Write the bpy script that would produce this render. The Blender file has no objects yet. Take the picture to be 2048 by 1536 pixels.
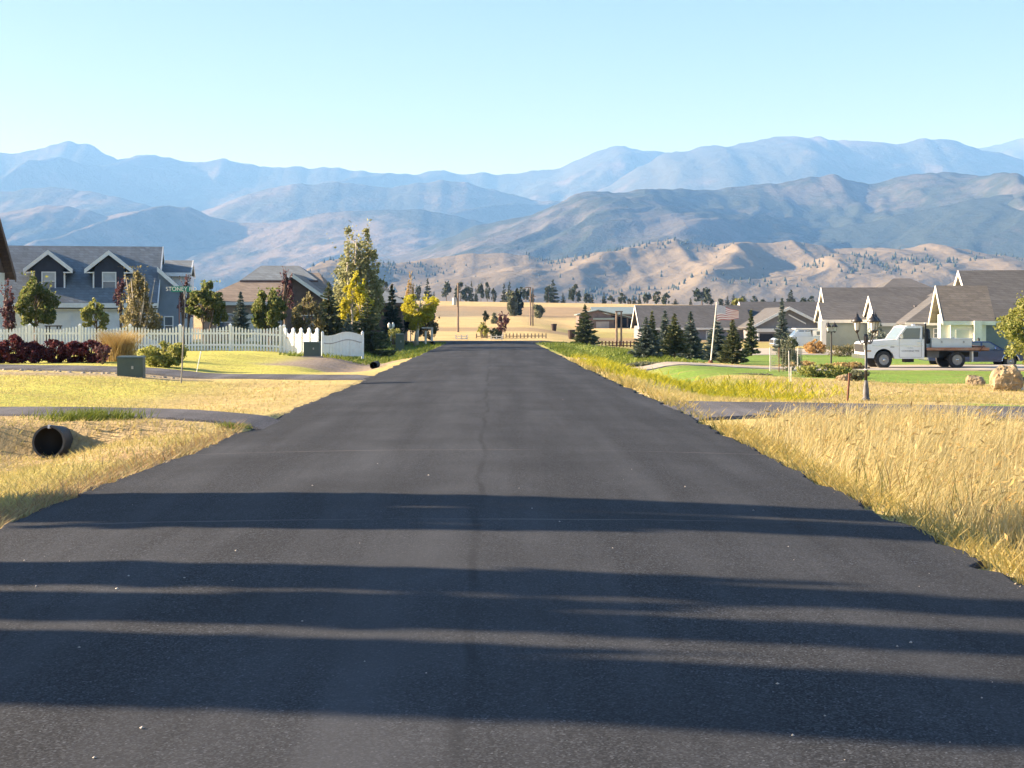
import bpy, math, random
import numpy as np

# ---------------------------------------------------------------- camera, sky, sun, exposure
sc = bpy.context.scene
F = 2900.0            # focal length in photograph pixels (photograph 2048 wide)
CX, CY, EYE = 985.0, 640.0, 1.65   # vanishing point of the road, eye height
cam_data = bpy.data.cameras.new("camera")
cam_data.sensor_width = 36.0
cam_data.lens = 36.0 * F / 2048.0
cam_data.shift_x = (1024.0 - CX) / 2048.0
cam_data.shift_y = -(768.0 - CY) / 2048.0
cam_data.clip_start = 0.1
cam_data.clip_end = 90000.0
cam = bpy.data.objects.new("camera", cam_data)
cam.location = (0.0, 0.0, EYE)
cam.rotation_euler = (math.radians(90), 0, 0)
sc.collection.objects.link(cam)
sc.camera = cam

SUN_EL = math.radians(19.0)
SUN_AHEAD = math.radians(9.0)      # sun stands to the left, this much ahead of the camera
sun_vec = np.array([-math.cos(SUN_EL) * math.cos(SUN_AHEAD), math.cos(SUN_EL) * math.sin(SUN_AHEAD), math.sin(SUN_EL)])

world = bpy.data.worlds.new("World")
sc.world = world
world.use_nodes = True
wn, wl = world.node_tree.nodes, world.node_tree.links
wn.clear()
sky = wn.new("ShaderNodeTexSky")
sky.sky_type = 'NISHITA'
sky.sun_disc = False
sky.sun_elevation = SUN_EL
sky.sun_rotation = math.atan2(sun_vec[0], sun_vec[1])
sky.altitude = 1200.0
sky.air_density = 0.9
sky.dust_density = 2.0
sky.ozone_density = 2.2
bg = wn.new("ShaderNodeBackground")
bg.inputs["Strength"].default_value = 0.05
wo = wn.new("ShaderNodeOutputWorld")
wl.new(sky.outputs[0], bg.inputs["Color"])
wl.new(bg.outputs[0], wo.inputs["Surface"])

sun_data = bpy.data.lights.new("sun", 'SUN')
sun_data.energy = 5.0
sun_data.angle = math.radians(0.55)
sun_data.color = (1.0, 0.975, 0.96)
sun = bpy.data.objects.new("sun", sun_data)
import mathutils
sun.rotation_euler = mathutils.Vector(sun_vec).to_track_quat('Z', 'Y').to_euler()
sun.location = (-60, 10, 40)
sc.collection.objects.link(sun)

sc.view_settings.view_transform = 'Standard'
sc.view_settings.look = 'None'
sc.view_settings.exposure = 2.12
sc.view_settings.gamma = 1.0
sc.render.engine = 'CYCLES'
sc.cycles.use_denoising = True
sc.cycles.max_bounces = 6
sc.cycles.diffuse_bounces = 3
sc.cycles.transparent_max_bounces = 8
sc.cycles.volume_bounces = 0
sc.cycles.use_adaptive_sampling = True

HAZE_DENSITY = 1.15e-4
HAZE_COLOR = (0.165, 0.41, 1.0)

# ---------------------------------------------------------------- helpers
COL = sc.collection
rng = np.random.default_rng(7)


def W(px, py, Y):
    """point of the place seen at a photograph pixel, at distance Y"""
    return ((px - CX) * Y / F, Y, EYE - (py - CY) * Y / F)


def sstep(a, b, x):
    t = np.clip((np.asarray(x, float) - a) / (b - a), 0, 1)
    return t * t * (3 - 2 * t)


def _hash(ix, iy, seed):
    n = (ix.astype(np.int64) * 374761393 + iy.astype(np.int64) * 668265263 + seed * 974634777) & 0x7FFFFFFF
    n = (n ^ (n >> 13)) * 1274126177 & 0x7FFFFFFF
    n = (n ^ (n >> 16)) * 1103515245 & 0x7FFFFFFF
    return ((n ^ (n >> 15)) & 0xFFFF) / 65535.0


def vnoise(x, y, seed=0):
    x = np.asarray(x, float); y = np.asarray(y, float)
    ix = np.floor(x); iy = np.floor(y)
    fx = x - ix; fy = y - iy
    u = fx * fx * fx * (fx * (fx * 6 - 15) + 10); v = fy * fy * fy * (fy * (fy * 6 - 15) + 10)
    a = _hash(ix, iy, seed); b = _hash(ix + 1, iy, seed); c = _hash(ix, iy + 1, seed); d = _hash(ix + 1, iy + 1, seed)
    return (a * (1 - u) + b * u) * (1 - v) + (c * (1 - u) + d * u) * v


def fbm(x, y, seed=0, octaves=4, gain=0.5):
    s = 0; a = 1; t = 0
    for k in range(octaves):
        s = s + a * vnoise(x * 2 ** k, y * 2 ** k, seed + k * 17); t += a; a *= gain
    return s / t


def ridged(x, y, seed=0, octaves=4, gain=0.5):
    s = 0; a = 1; t = 0
    for k in range(octaves):
        n = 1 - np.abs(2 * vnoise(x * 2 ** k, y * 2 ** k, seed + k * 31) - 1)
        s = s + a * n; t += a; a *= gain
    return s / t


def tag(o, label=None, cat=None, group=None, kind=None):
    if label: o["label"] = label
    if cat: o["category"] = cat
    if group: o["group"] = group
    if kind: o["kind"] = kind
    return o


def empty(name, loc, label=None, cat=None, group=None, rz=0.0):
    o = bpy.data.objects.new(name, None)
    o.location = loc
    o.rotation_euler = (0, 0, rz)
    o.empty_display_size = 0.2
    COL.objects.link(o)
    return tag(o, label, cat, group)


def link_mesh(name, me, mat, parent=None, loc=None, smooth=False):
    if mat is not None:
        for m in (mat if isinstance(mat, (list, tuple)) else [mat]):
            me.materials.append(m)
    o = bpy.data.objects.new(name, me)
    COL.objects.link(o)
    if parent is not None:
        o.parent = parent
    if loc is not None:
        o.location = loc
    if smooth:
        me.polygons.foreach_set("use_smooth", np.ones(len(me.polygons), bool))
    return o


def np_mesh(name, verts, faces, nper):
    """mesh from numpy arrays, all faces with nper corners"""
    verts = np.ascontiguousarray(verts, dtype=np.float32); faces = np.ascontiguousarray(faces, dtype=np.int32)
    me = bpy.data.meshes.new(name)
    nf = len(faces)
    me.vertices.add(len(verts)); me.vertices.foreach_set("co", verts.ravel())
    me.loops.add(nf * nper); me.loops.foreach_set("vertex_index", faces.ravel())
    me.polygons.add(nf)
    me.polygons.foreach_set("loop_start", np.arange(nf, dtype=np.int32) * nper)
    me.polygons.foreach_set("loop_total", np.full(nf, nper, dtype=np.int32))
    me.update(calc_edges=True)
    return me


class MB:
    """collects simple solids, builds ONE mesh object"""
    def __init__(s): s.v = []; s.f = []; s.mi = []; s.cur = 0
    def add(s, vs, fs):
        n = len(s.v); s.v += [tuple(map(float, v)) for v in vs]
        s.f += [tuple(i + n for i in f) for f in fs]; s.mi += [s.cur] * len(fs)
        return s
    def box(s, x0, x1, y0, y1, z0, z1):
        vs = [(x0, y0, z0), (x1, y0, z0), (x1, y1, z0), (x0, y1, z0), (x0, y0, z1), (x1, y0, z1), (x1, y1, z1), (x0, y1, z1)]
        return s.add(vs, [(0, 3, 2, 1), (4, 5, 6, 7), (0, 1, 5, 4), (1, 2, 6, 5), (2, 3, 7, 6), (3, 0, 4, 7)])
    def hexa(s, p):
        return s.add(p, [(0, 3, 2, 1), (4, 5, 6, 7), (0, 1, 5, 4), (1, 2, 6, 5), (2, 3, 7, 6), (3, 0, 4, 7)])
    def prism_y(s, poly, y0, y1):
        """poly of (x,z), counter-clockwise seen from -y, extruded along y"""
        n = len(poly)
        vs = [(x, y0, z) for x, z in poly] + [(x, y1, z) for x, z in poly]
        fs = [tuple(range(n)), tuple(range(2 * n - 1, n - 1, -1))]
        fs += [(i, i + n, (i + 1) % n + n, (i + 1) % n) for i in range(n)]
        return s.add(vs, fs)
    def prism_x(s, poly, x0, x1):
        n = len(poly)
        vs = [(x0, y, z) for y, z in poly] + [(x1, y, z) for y, z in poly]
        fs = [tuple(range(n - 1, -1, -1)), tuple(range(n, 2 * n))]
        fs += [(i, (i + 1) % n, (i + 1) % n + n, i + n) for i in range(n)]
        return s.add(vs, fs)
    def tube(s, pts, radii, n=8, cap=True):
        pts = [np.array(p, float) for p in pts]
        if not hasattr(radii, '__len__'): radii = [radii] * len(pts)
        base = len(s.v); vs = []
        for i, p in enumerate(pts):
            d = pts[min(i + 1, len(pts) - 1)] - pts[max(i - 1, 0)]
            d = d / (np.linalg.norm(d) + 1e-9)
            a = np.cross(d, (0, 0, 1.0)) if abs(d[2]) < 0.95 else np.cross(d, (0, 1.0, 0))
            a /= np.linalg.norm(a) + 1e-9; b = np.cross(a, d)
            for k in range(n):
                t = 2 * math.pi * k / n
                vs.append(p + radii[i] * (math.cos(t) * a + math.sin(t) * b))
        fs = []
        for i in range(len(pts) - 1):
            for k in range(n):
                fs.append((i * n + k, i * n + (k + 1) % n, (i + 1) * n + (k + 1) % n, (i + 1) * n + k))
        if cap:
            fs.append(tuple(range(n - 1, -1, -1))); fs.append(tuple((len(pts) - 1) * n + k for k in range(n)))
        return s.add(vs, fs)
    def lathe(s, prof, n=12, c=(0, 0, 0), axis='z'):
        """prof of (r, h) turned round an axis"""
        vs = []
        for r, h in prof:
            for k in range(n):
                t = 2 * math.pi * k / n; a, b = r * math.cos(t), r * math.sin(t)
                if axis == 'z': vs.append((c[0] + a, c[1] + b, c[2] + h))
                elif axis == 'y': vs.append((c[0] + a, c[1] + h, c[2] + b))
                else: vs.append((c[0] + h, c[1] + a, c[2] + b))
        fs = []
        for i in range(len(prof) - 1):
            for k in range(n):
                fs.append((i * n + k, i * n + (k + 1) % n, (i + 1) * n + (k + 1) % n, (i + 1) * n + k))
        fs.append(tuple(range(n - 1, -1, -1))); fs.append(tuple((len(prof) - 1) * n + k for k in range(n)))
        return s.add(vs, fs)
    def quad(s, a, b, c, d): return s.add([a, b, c, d], [(0, 1, 2, 3)])
    def build(s, name, mat, parent=None, smooth=False, bevel=0.0, fix=True):
        me = bpy.data.meshes.new(name)
        me.from_pydata(s.v, [], s.f)
        if any(s.mi): me.polygons.foreach_set("material_index", s.mi)
        if fix:
            import bmesh
            bm = bmesh.new(); bm.from_mesh(me)
            bmesh.ops.recalc_face_normals(bm, faces=bm.faces)
            if bevel > 0:
                bmesh.ops.bevel(bm, geom=list(bm.edges), offset=bevel, segments=2, affect='EDGES', clamp_overlap=True)
            bm.to_mesh(me); bm.free()
        me.update()
        return link_mesh(name, me, mat, parent, smooth=smooth)


# ---------------------------------------------------------------- materials
MATS = {}


def new_mat(name):
    m = bpy.data.materials.new(name); m.use_nodes = True
    nt = m.node_tree; nt.nodes.clear()
    out = nt.nodes.new("ShaderNodeOutputMaterial")
    return m, nt, out


def _mixcol(nt, fac, a, b):
    n = nt.nodes.new("ShaderNodeMix"); n.data_type = 'RGBA'
    for sock, val in ((n.inputs[0], fac), (n.inputs[6], a), (n.inputs[7], b)):
        if hasattr(val, 'is_linked') or isinstance(val, bpy.types.NodeSocket): nt.links.new(val, sock)
        elif isinstance(val, (tuple, list)): sock.default_value = (*val[:3], 1)
        else: sock.default_value = val
    return n.outputs[2]


def _noise(nt, vec, scale, detail=4, rough=0.55, dist=0.0):
    n = nt.nodes.new("ShaderNodeTexNoise")
    n.inputs["Scale"].default_value = scale; n.inputs["Detail"].default_value = detail
    n.inputs["Roughness"].default_value = rough; n.inputs["Distortion"].default_value = dist
    if vec is not None: nt.links.new(vec, n.inputs["Vector"])
    return n.outputs["Fac"]


def _ramp(nt, fac, stops, interp='LINEAR'):
    n = nt.nodes.new("ShaderNodeValToRGB"); nt.links.new(fac, n.inputs[0])
    cr = n.color_ramp; cr.interpolation = interp
    while len(cr.elements) < len(stops): cr.elements.new(0.5)
    for e, (p, c) in zip(cr.elements, stops):
        e.position = p; e.color = (*c[:3], 1) if hasattr(c, '__len__') else (c, c, c, 1)
    return n.outputs[0]


def _mapping(nt, vec, scale):
    n = nt.nodes.new("ShaderNodeMapping"); n.inputs["Scale"].default_value = scale
    nt.links.new(vec, n.inputs["Vector"]); return n.outputs[0]


def _pos(nt): return nt.nodes.new("ShaderNodeNewGeometry").outputs["Position"]


def _bump(nt, h, strength, dist=0.02):
    n = nt.nodes.new("ShaderNodeBump"); n.inputs["Strength"].default_value = strength
    n.inputs["Distance"].default_value = dist; nt.links.new(h, n.inputs["Height"]); return n.outputs[0]


def pmat(name, col, rough=0.7, var=0.15, scale=6.0, metal=0.0, bump=0.0, spec=0.5, coat=0.0, dirt_shade=None):
    """plain surface with small uneven colour, wear and relief"""
    if name in MATS: return MATS[name]
    m, nt, out = new_mat(name)
    b = nt.nodes.new("ShaderNodeBsdfPrincipled")
    tc = nt.nodes.new("ShaderNodeTexCoord").outputs["Object"]
    f = _noise(nt, tc, scale, 5)
    c0 = tuple(max(0, c * (1 - var)) for c in col); c1 = tuple(min(1, c * (1 + var)) for c in col)
    cc = _mixcol(nt, _ramp(nt, f, [(0.3, 0.0), (0.7, 1.0)]), c0, c1)
    if dirt_shade:
        cc = _mixcol(nt, _ramp(nt, _noise(nt, tc, scale * 0.35, 6, 0.7), [(0.5, 0.0), (0.75, dirt_shade[3])]), cc, dirt_shade[:3])
    nt.links.new(cc, b.inputs["Base Color"])
    b.inputs["Roughness"].default_value = rough; b.inputs["Metallic"].default_value = metal
    b.inputs["Specular IOR Level"].default_value = spec
    b.inputs["Coat Weight"].default_value = coat
    if bump: nt.links.new(_bump(nt, _noise(nt, tc, scale * 4, 3), bump), b.inputs["Normal"])
    nt.links.new(b.outputs[0], out.inputs[0])
    MATS[name] = m
    return m


def leafmat(name, cols, trans=0.35, rough=0.55):
    """foliage: every leaf its own tint, some light passing through"""
    if name in MATS: return MATS[name]
    m, nt, out = new_mat(name)
    g = nt.nodes.new("ShaderNodeNewGeometry")
    n = len(cols)
    c = _ramp(nt, g.outputs["Random Per Island"], [(i / max(1, n - 1), cc) for i, cc in enumerate(cols)])
    d = nt.nodes.new("ShaderNodeBsdfPrincipled"); d.inputs["Roughness"].default_value = rough
    d.inputs["Specular IOR Level"].default_value = 0.3
    t = nt.nodes.new("ShaderNodeBsdfTranslucent")
    nt.links.new(c, d.inputs["Base Color"]); nt.links.new(c, t.inputs["Color"])
    mx = nt.nodes.new("ShaderNodeMixShader"); mx.inputs[0].default_value = trans
    nt.links.new(d.outputs[0], mx.inputs[1]); nt.links.new(t.outputs[0], mx.inputs[2])
    nt.links.new(mx.outputs[0], out.inputs[0])
    MATS[name] = m
    return m


def glassmat(name="window_glass", col=(0.10, 0.13, 0.16)):
    if name in MATS: return MATS[name]
    m, nt, out = new_mat(name)
    b = nt.nodes.new("ShaderNodeBsdfPrincipled")
    b.inputs["Base Color"].default_value = (*col, 1); b.inputs["Roughness"].default_value = 0.06
    b.inputs["Specular IOR Level"].default_value = 0.8
    nt.links.new(b.outputs[0], out.inputs[0]); MATS[name] = m
    return m


def shinglemat(name, col, row=0.16):
    if name in MATS: return MATS[name]
    m, nt, out = new_mat(name)
    b = nt.nodes.new("ShaderNodeBsdfPrincipled"); b.inputs["Roughness"].default_value = 0.9
    p = _pos(nt)
    f1 = _noise(nt, p, 5.0, 3, 0.6); f2 = _noise(nt, _mapping(nt, p, (0.6, 0.6, 1.4)), 0.6, 3)
    w = nt.nodes.new("ShaderNodeTexBrick"); w.inputs["Scale"].default_value = 1.0
    sep = nt.nodes.new("ShaderNodeSeparateXYZ"); nt.links.new(p, sep.inputs[0])
    comb = nt.nodes.new("ShaderNodeCombineXYZ")
    add = nt.nodes.new("ShaderNodeMath"); add.operation = 'ADD'
    nt.links.new(sep.outputs[0], add.inputs[0]); nt.links.new(sep.outputs[1], add.inputs[1])
    nt.links.new(add.outputs[0], comb.inputs[0]); nt.links.new(sep.outputs[2], comb.inputs[1])
    nt.links.new(comb.outputs[0], w.inputs["Vector"])
    w.inputs["Brick Width"].default_value = 0.33; w.inputs["Row Height"].default_value = row
    w.inputs["Mortar Size"].default_value = 0.008
    w.inputs["Color1"].default_value = (*[c * 0.75 for c in col], 1); w.inputs["Color2"].default_value = (*[min(1, c * 1.25) for c in col], 1)
    w.inputs["Mortar"].default_value = (*[c * 0.45 for c in col], 1)
    c = _mixcol(nt, _ramp(nt, f1, [(0.3, 0.0), (0.75, 0.6)]), w.outputs[0], tuple(x * 1.2 for x in col))
    c = _mixcol(nt, _ramp(nt, f2, [(0.35, 0.0), (0.7, 0.5)]), c, tuple(x * 0.7 for x in col))
    nt.links.new(c, b.inputs["Base Color"])
    nt.links.new(_bump(nt, f1, 0.4, 0.02), b.inputs["Normal"])
    nt.links.new(b.outputs[0], out.inputs[0]); MATS[name] = m
    return m

# ================================================================ THE SETTING
ROAD_L = ([-60, 0, 11, 22, 40, 70, 107], [-3.95, -3.92, -3.85, -3.55, -3.45, -3.3, -3.15])
ROAD_R = ([-60, 0, 12, 27, 45, 70, 107], [3.2, 3.2, 3.2, 3.28, 3.08, 3.0, 2.9])
PROF = ([-100, 112, 160, 210, 290, 300, 380, 430, 460, 800, 1400, 2600, 4000], [0, 0, 0.5, 1.3, 2.3, 2.5, 4.6, 6.8, 7.4, 7.9, 4, 2, 2])
DIP = ([-50, 18, 34, 64, 100, 130, 170, 230, 330], [0, -0.02, -0.22, -0.50, -0.85, -1.0, -1.3, -1.2, 0])


def gz(x, y):
    x = np.asarray(x, float); y = np.asarray(y, float)
    z = np.interp(y, *PROF)
    tilt = np.clip((x / np.maximum(y, 60) - 0.0), -0.3, 0.4)
    z = z - 7.0 * tilt * sstep(330, 460, y) * (1 - sstep(900, 2000, y))      # bench runs lower to the right
    z = z + sstep(3.6, 14, x) * np.interp(y, *DIP)
    # left ditch with the culvert, filled under the paved path
    d = -0.36 * np.exp(-((x + 6.45) / 1.15) ** 2) * (1 - sstep(20.65, 21.1, y))
    d = d - 0.10 * np.exp(-((x + 6.3) / 1.3) ** 2) * sstep(25, 27, y) * (1 - sstep(36, 40, y))
    d = d - 0.34 * np.exp(-((x + 5.4) / 1.2) ** 2) * sstep(46, 52, y) * (1 - sstep(92, 102, y))
    d = d + 0.17 * np.exp(-((x + 6.6) / 3.2) ** 4) * sstep(20.6, 21.1, y) * (1 - sstep(23.5, 26.5, y))
    d = d + 0.16 * sstep(-8, -11, x) * (1 - sstep(120, 200, y))
    d = d + 0.16 * np.exp(-((x + 11.5) / 3.2) ** 2) * np.exp(-((y - 58) / 7.0) ** 2)
    # right ditch
    d = d - 0.40 * np.exp(-((x - 6.0) / 1.2) ** 2) * sstep(29, 34, y) * (1 - sstep(94, 102, y))
    d = d - 0.22 * np.exp(-((x - 5.2) / 0.9) ** 2) * (1 - sstep(21.5, 23.5, y))
    off = np.minimum(np.abs(x + 3.4), np.abs(x - 3.2))
    rough = 0.05 * (fbm(x * 0.7, y * 0.7, 3, 4) - 0.5) + 0.10 * (fbm(x * 0.12, y * 0.12, 9, 3) - 0.5)
    bank = sstep(-9.5, -8, x) * (1 - sstep(-5.4, -4.4, x)) * sstep(18.5, 20, y) * (1 - sstep(21.5, 22.2, y))
    rough = rough + bank * 0.12 * (fbm(x * 2.2, y * 2.2, 41, 3) - 0.5)
    d = d + rough * sstep(0.0, 1.6, off)
    inside = (x > np.interp(y, *ROAD_L) + 0.05) & (x < np.interp(y, *ROAD_R) - 0.05) & (y < 113)
    d = np.where(inside, -0.06, d)
    d = np.where((y > 105.5) & (y < 113) & ~inside, d * 0.2 - 0.03, d)
    far = sstep(110, 135, y)
    return np.where(inside, d, z + d * (1 - far))


def Z(x, y): return float(gz(np.array([x]), np.array([y]))[0])


def axis(lo_far, lo, hi, hi_far, step, grow):
    a = [lo]
    s = step
    while a[0] > lo_far:
        s *= grow; a.insert(0, a[0] - s)
    a += list(np.arange(lo + step, hi, step))
    s = step
    while a[-1] < hi_far:
        s *= grow; a.append(a[-1] + s)
    return np.array(a)


def grid_mesh(name, X, Yg, Zg):
    ny, nx = X.shape
    v = np.stack([X, Yg, Zg], -1).reshape(-1, 3)
    idx = np.arange(nx * ny).reshape(ny, nx)
    f = np.stack([idx[:-1, :-1], idx[:-1, 1:], idx[1:, 1:], idx[1:, :-1]], -1).reshape(-1, 4)
    me = np_mesh(name, v, f, 4)
    me.polygons.foreach_set("use_smooth", np.ones(len(f), bool))
    return me


def blend(base, col, mask):
    return base * (1 - mask[..., None]) + np.array(col) * mask[..., None]


def zone(x0, x1, y0, y1, X, Y, soft=0.6, wob=0.8, seed=5):
    n = (fbm(X * 0.25, Y * 0.25, seed, 3) - 0.5) * 2 * wob
    m = (fbm(X * 0.25 + 40, Y * 0.25, seed, 3) - 0.5) * 2 * wob * 1.5
    return sstep(x0 - soft, x0 + soft, X + n) * (1 - sstep(x1 - soft, x1 + soft, X + n)) * sstep(y0 - soft, y0 + soft, Y + m) * (1 - sstep(y1 - soft, y1 + soft, Y + m))


GOLD = (0.53, 0.43, 0.17); TAN = (0.51, 0.39, 0.18); LAWN_Y = (0.49, 0.47, 0.105); LAWN_G = (0.17, 0.28, 0.045)
RUST = (0.42, 0.29, 0.14); GRAVEL = (0.30, 0.245, 0.20); WEED = (0.26, 0.26, 0.06); FIELD = (0.56, 0.42, 0.20); BROWN = (0.30, 0.215, 0.14)


def ground_color(X, Y):
    c = np.zeros(X.shape + (3,)) + np.array(GOLD)
    # ---- left side
    c = blend(c, (0.46, 0.35, 0.19), zone(-12, -4.2, 17.5, 24, X, Y, 0.5, 0.5))
    c = blend(c, RUST, 0.75 * zone(-5.0, -3.2, 5, 18.5, X, Y, 0.35, 0.5, 8))
    c = blend(c, (0.33, 0.34, 0.08), 0.5 * zone(-6.5, -4.6, 10, 17, X, Y, 0.5, 0.8, 18))
    c = blend(c, LAWN_Y, zone(-60, -6.8, 25.2, 38.5, X, Y, 1.6, 1.2, 12))
    c = blend(c, TAN, 0.8 * zone(-7.5, -3.2, 25, 39, X, Y, 1.2, 1.0, 13))
    c = blend(c, GRAVEL, 0.7 * zone(-60, -8.0, 38.8, 41.5, X, Y, 0.5, 0.6, 14))
    c = blend(c, LAWN_Y, zone(-60, -5.6, 43.5, 68, X, Y, 0.8, 0.6, 15))
    c = blend(c, GRAVEL, zone(-8.2, -4.1, 53, 66, X, Y, 0.8, 0.7, 16))
    c = blend(c, (0.20, 0.25, 0.05), zone(-9, -3.1, 68, 106, X, Y, 0.8, 0.8, 17))
    c = blend(c, (0.16, 0.19, 0.05), zone(-90, -8, 69, 105, X, Y, 0.8, 0.8, 19))
    # ---- right side
    c = blend(c, TAN, zone(3.4, 60, 28, 46, X, Y, 0.8, 0.8, 21))
    c = blend(c, WEED, zone(3.9, 7.6, 34, 55, X, Y, 1.0, 1.2, 22))
    c = blend(c, LAWN_G, 0.85 * zone(9.6, 60, 28.3, 30.2, X, Y, 0.3, 0.25, 23))
    c = blend(c, LAWN_G, zone(12, 90, 44.5, 60, X, Y, 0.8, 0.5, 24))
    c = blend(c, LAWN_G, zone(6.2, 13.5, 48, 61, X, Y, 0.9, 0.8, 25))
    c = blend(c, (0.24, 0.29, 0.05), zone(2.9, 9, 70, 105, X, Y, 0.9, 0.9, 26))
    c = blend(c, LAWN_G, zone(9, 120, 72, 106, X, Y, 0.9, 0.9, 27))
    c = blend(c, (0.30, 0.28, 0.08), zone(9, 200, 112, 200, X, Y, 2, 2, 28))
    # ---- field beyond the junction
    n = fbm(X * 0.012, Y * 0.02, 33, 4)
    ff = sstep(111, 116, Y)
    c = blend(c, FIELD, ff * (1 - 0.75 * zone(6, 200, 100, 215, X, Y, 4, 4, 28)))
    c = blend(c, BROWN, ff * 0.8 * (sstep(150, 160, Y) * (1 - sstep(172, 180, Y))))
    c = blend(c, BROWN, ff * 0.85 * sstep(285, 300, Y + 60 * (n - 0.5)) * (1 - sstep(392, 405, Y + 60 * (n - 0.5))))
    c = blend(c, (0.26, 0.23, 0.17), ff * zone(-60, 0, 285, 350, X, Y, 12, 10, 35) * 0.7)
    c = blend(c, (0.54, 0.41, 0.20), sstep(410, 430, Y) * (1 - sstep(900, 1200, Y)))
    c = blend(c, (0.20, 0.19, 0.12), sstep(900, 1200, Y))
    c = c * (0.82 + 0.36 * fbm(X * 0.5, Y * 0.5, 50, 4))[..., None]
    return np.clip(c, 0, 1)


def ground_material():
    m, nt, out = new_mat("grass_ground")
    b = nt.nodes.new("ShaderNodeBsdfPrincipled"); b.inputs["Roughness"].default_value = 0.95; b.inputs["Specular IOR Level"].default_value = 0.15
    a = nt.nodes.new("ShaderNodeVertexColor"); a.layer_name = "cover"
    p = _pos(nt)
    f1 = _noise(nt, _mapping(nt, p, (1, 0.45, 1)), 9.0, 6, 0.7); f2 = _noise(nt, _mapping(nt, p, (0.35, 1.3, 1)), 1.1, 5, 0.65)
    f3 = _noise(nt, p, 40.0, 2, 0.6)
    hs = nt.nodes.new("ShaderNodeHueSaturation")
    nt.links.new(a.outputs[0], hs.inputs["Color"])
    mm = nt.nodes.new("ShaderNodeMath"); mm.operation = 'MULTIPLY_ADD'
    nt.links.new(_ramp(nt, f1, [(0.28, 0.0), (0.72, 1.0)]), mm.inputs[0]); mm.inputs[1].default_value = 0.75; mm.inputs[2].default_value = 0.62
    m2 = nt.nodes.new("ShaderNodeMath"); m2.operation = 'MULTIPLY_ADD'
    nt.links.new(f3, m2.inputs[0]); m2.inputs[1].default_value = 0.5; nt.links.new(mm.outputs[0], m2.inputs[2])
    m3 = nt.nodes.new("ShaderNodeMath"); m3.operation = 'SUBTRACT'; nt.links.new(m2.outputs[0], m3.inputs[0]); m3.inputs[1].default_value = 0.22
    nt.links.new(m3.outputs[0], hs.inputs["Value"])
    c = _mixcol(nt, _ramp(nt, f2, [(0.48, 0.0), (0.72, 0.6)]), hs.outputs[0], (0.36, 0.27, 0.11))
    nt.links.new(c, b.inputs["Base Color"])
    add = nt.nodes.new("ShaderNodeMath"); add.operation = 'ADD'; nt.links.new(f1, add.inputs[0]); nt.links.new(f2, add.inputs[1])
    nt.links.new(_bump(nt, add.outputs[0], 0.9, 0.12), b.inputs["Normal"])
    nt.links.new(b.outputs[0], out.inputs[0])
    return m


gx = axis(-3200, -14, 16, 3200, 0.2, 1.055)
gy = axis(-90, 4, 34, 4000, 0.22, 1.0145)
GX, GY = np.meshgrid(gx, gy)
GZ = gz(GX, GY)
me = grid_mesh("ground", GX, GY, GZ)
gc = ground_color(GX, GY).reshape(-1, 3)
ca = me.color_attributes.new("cover", 'FLOAT_COLOR', 'POINT')
ca.data.foreach_set("color", np.concatenate([gc, np.ones((len(gc), 1))], 1).astype(np.float32).ravel())
tag(link_mesh("ground", me, ground_material()), kind="structure")


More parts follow.
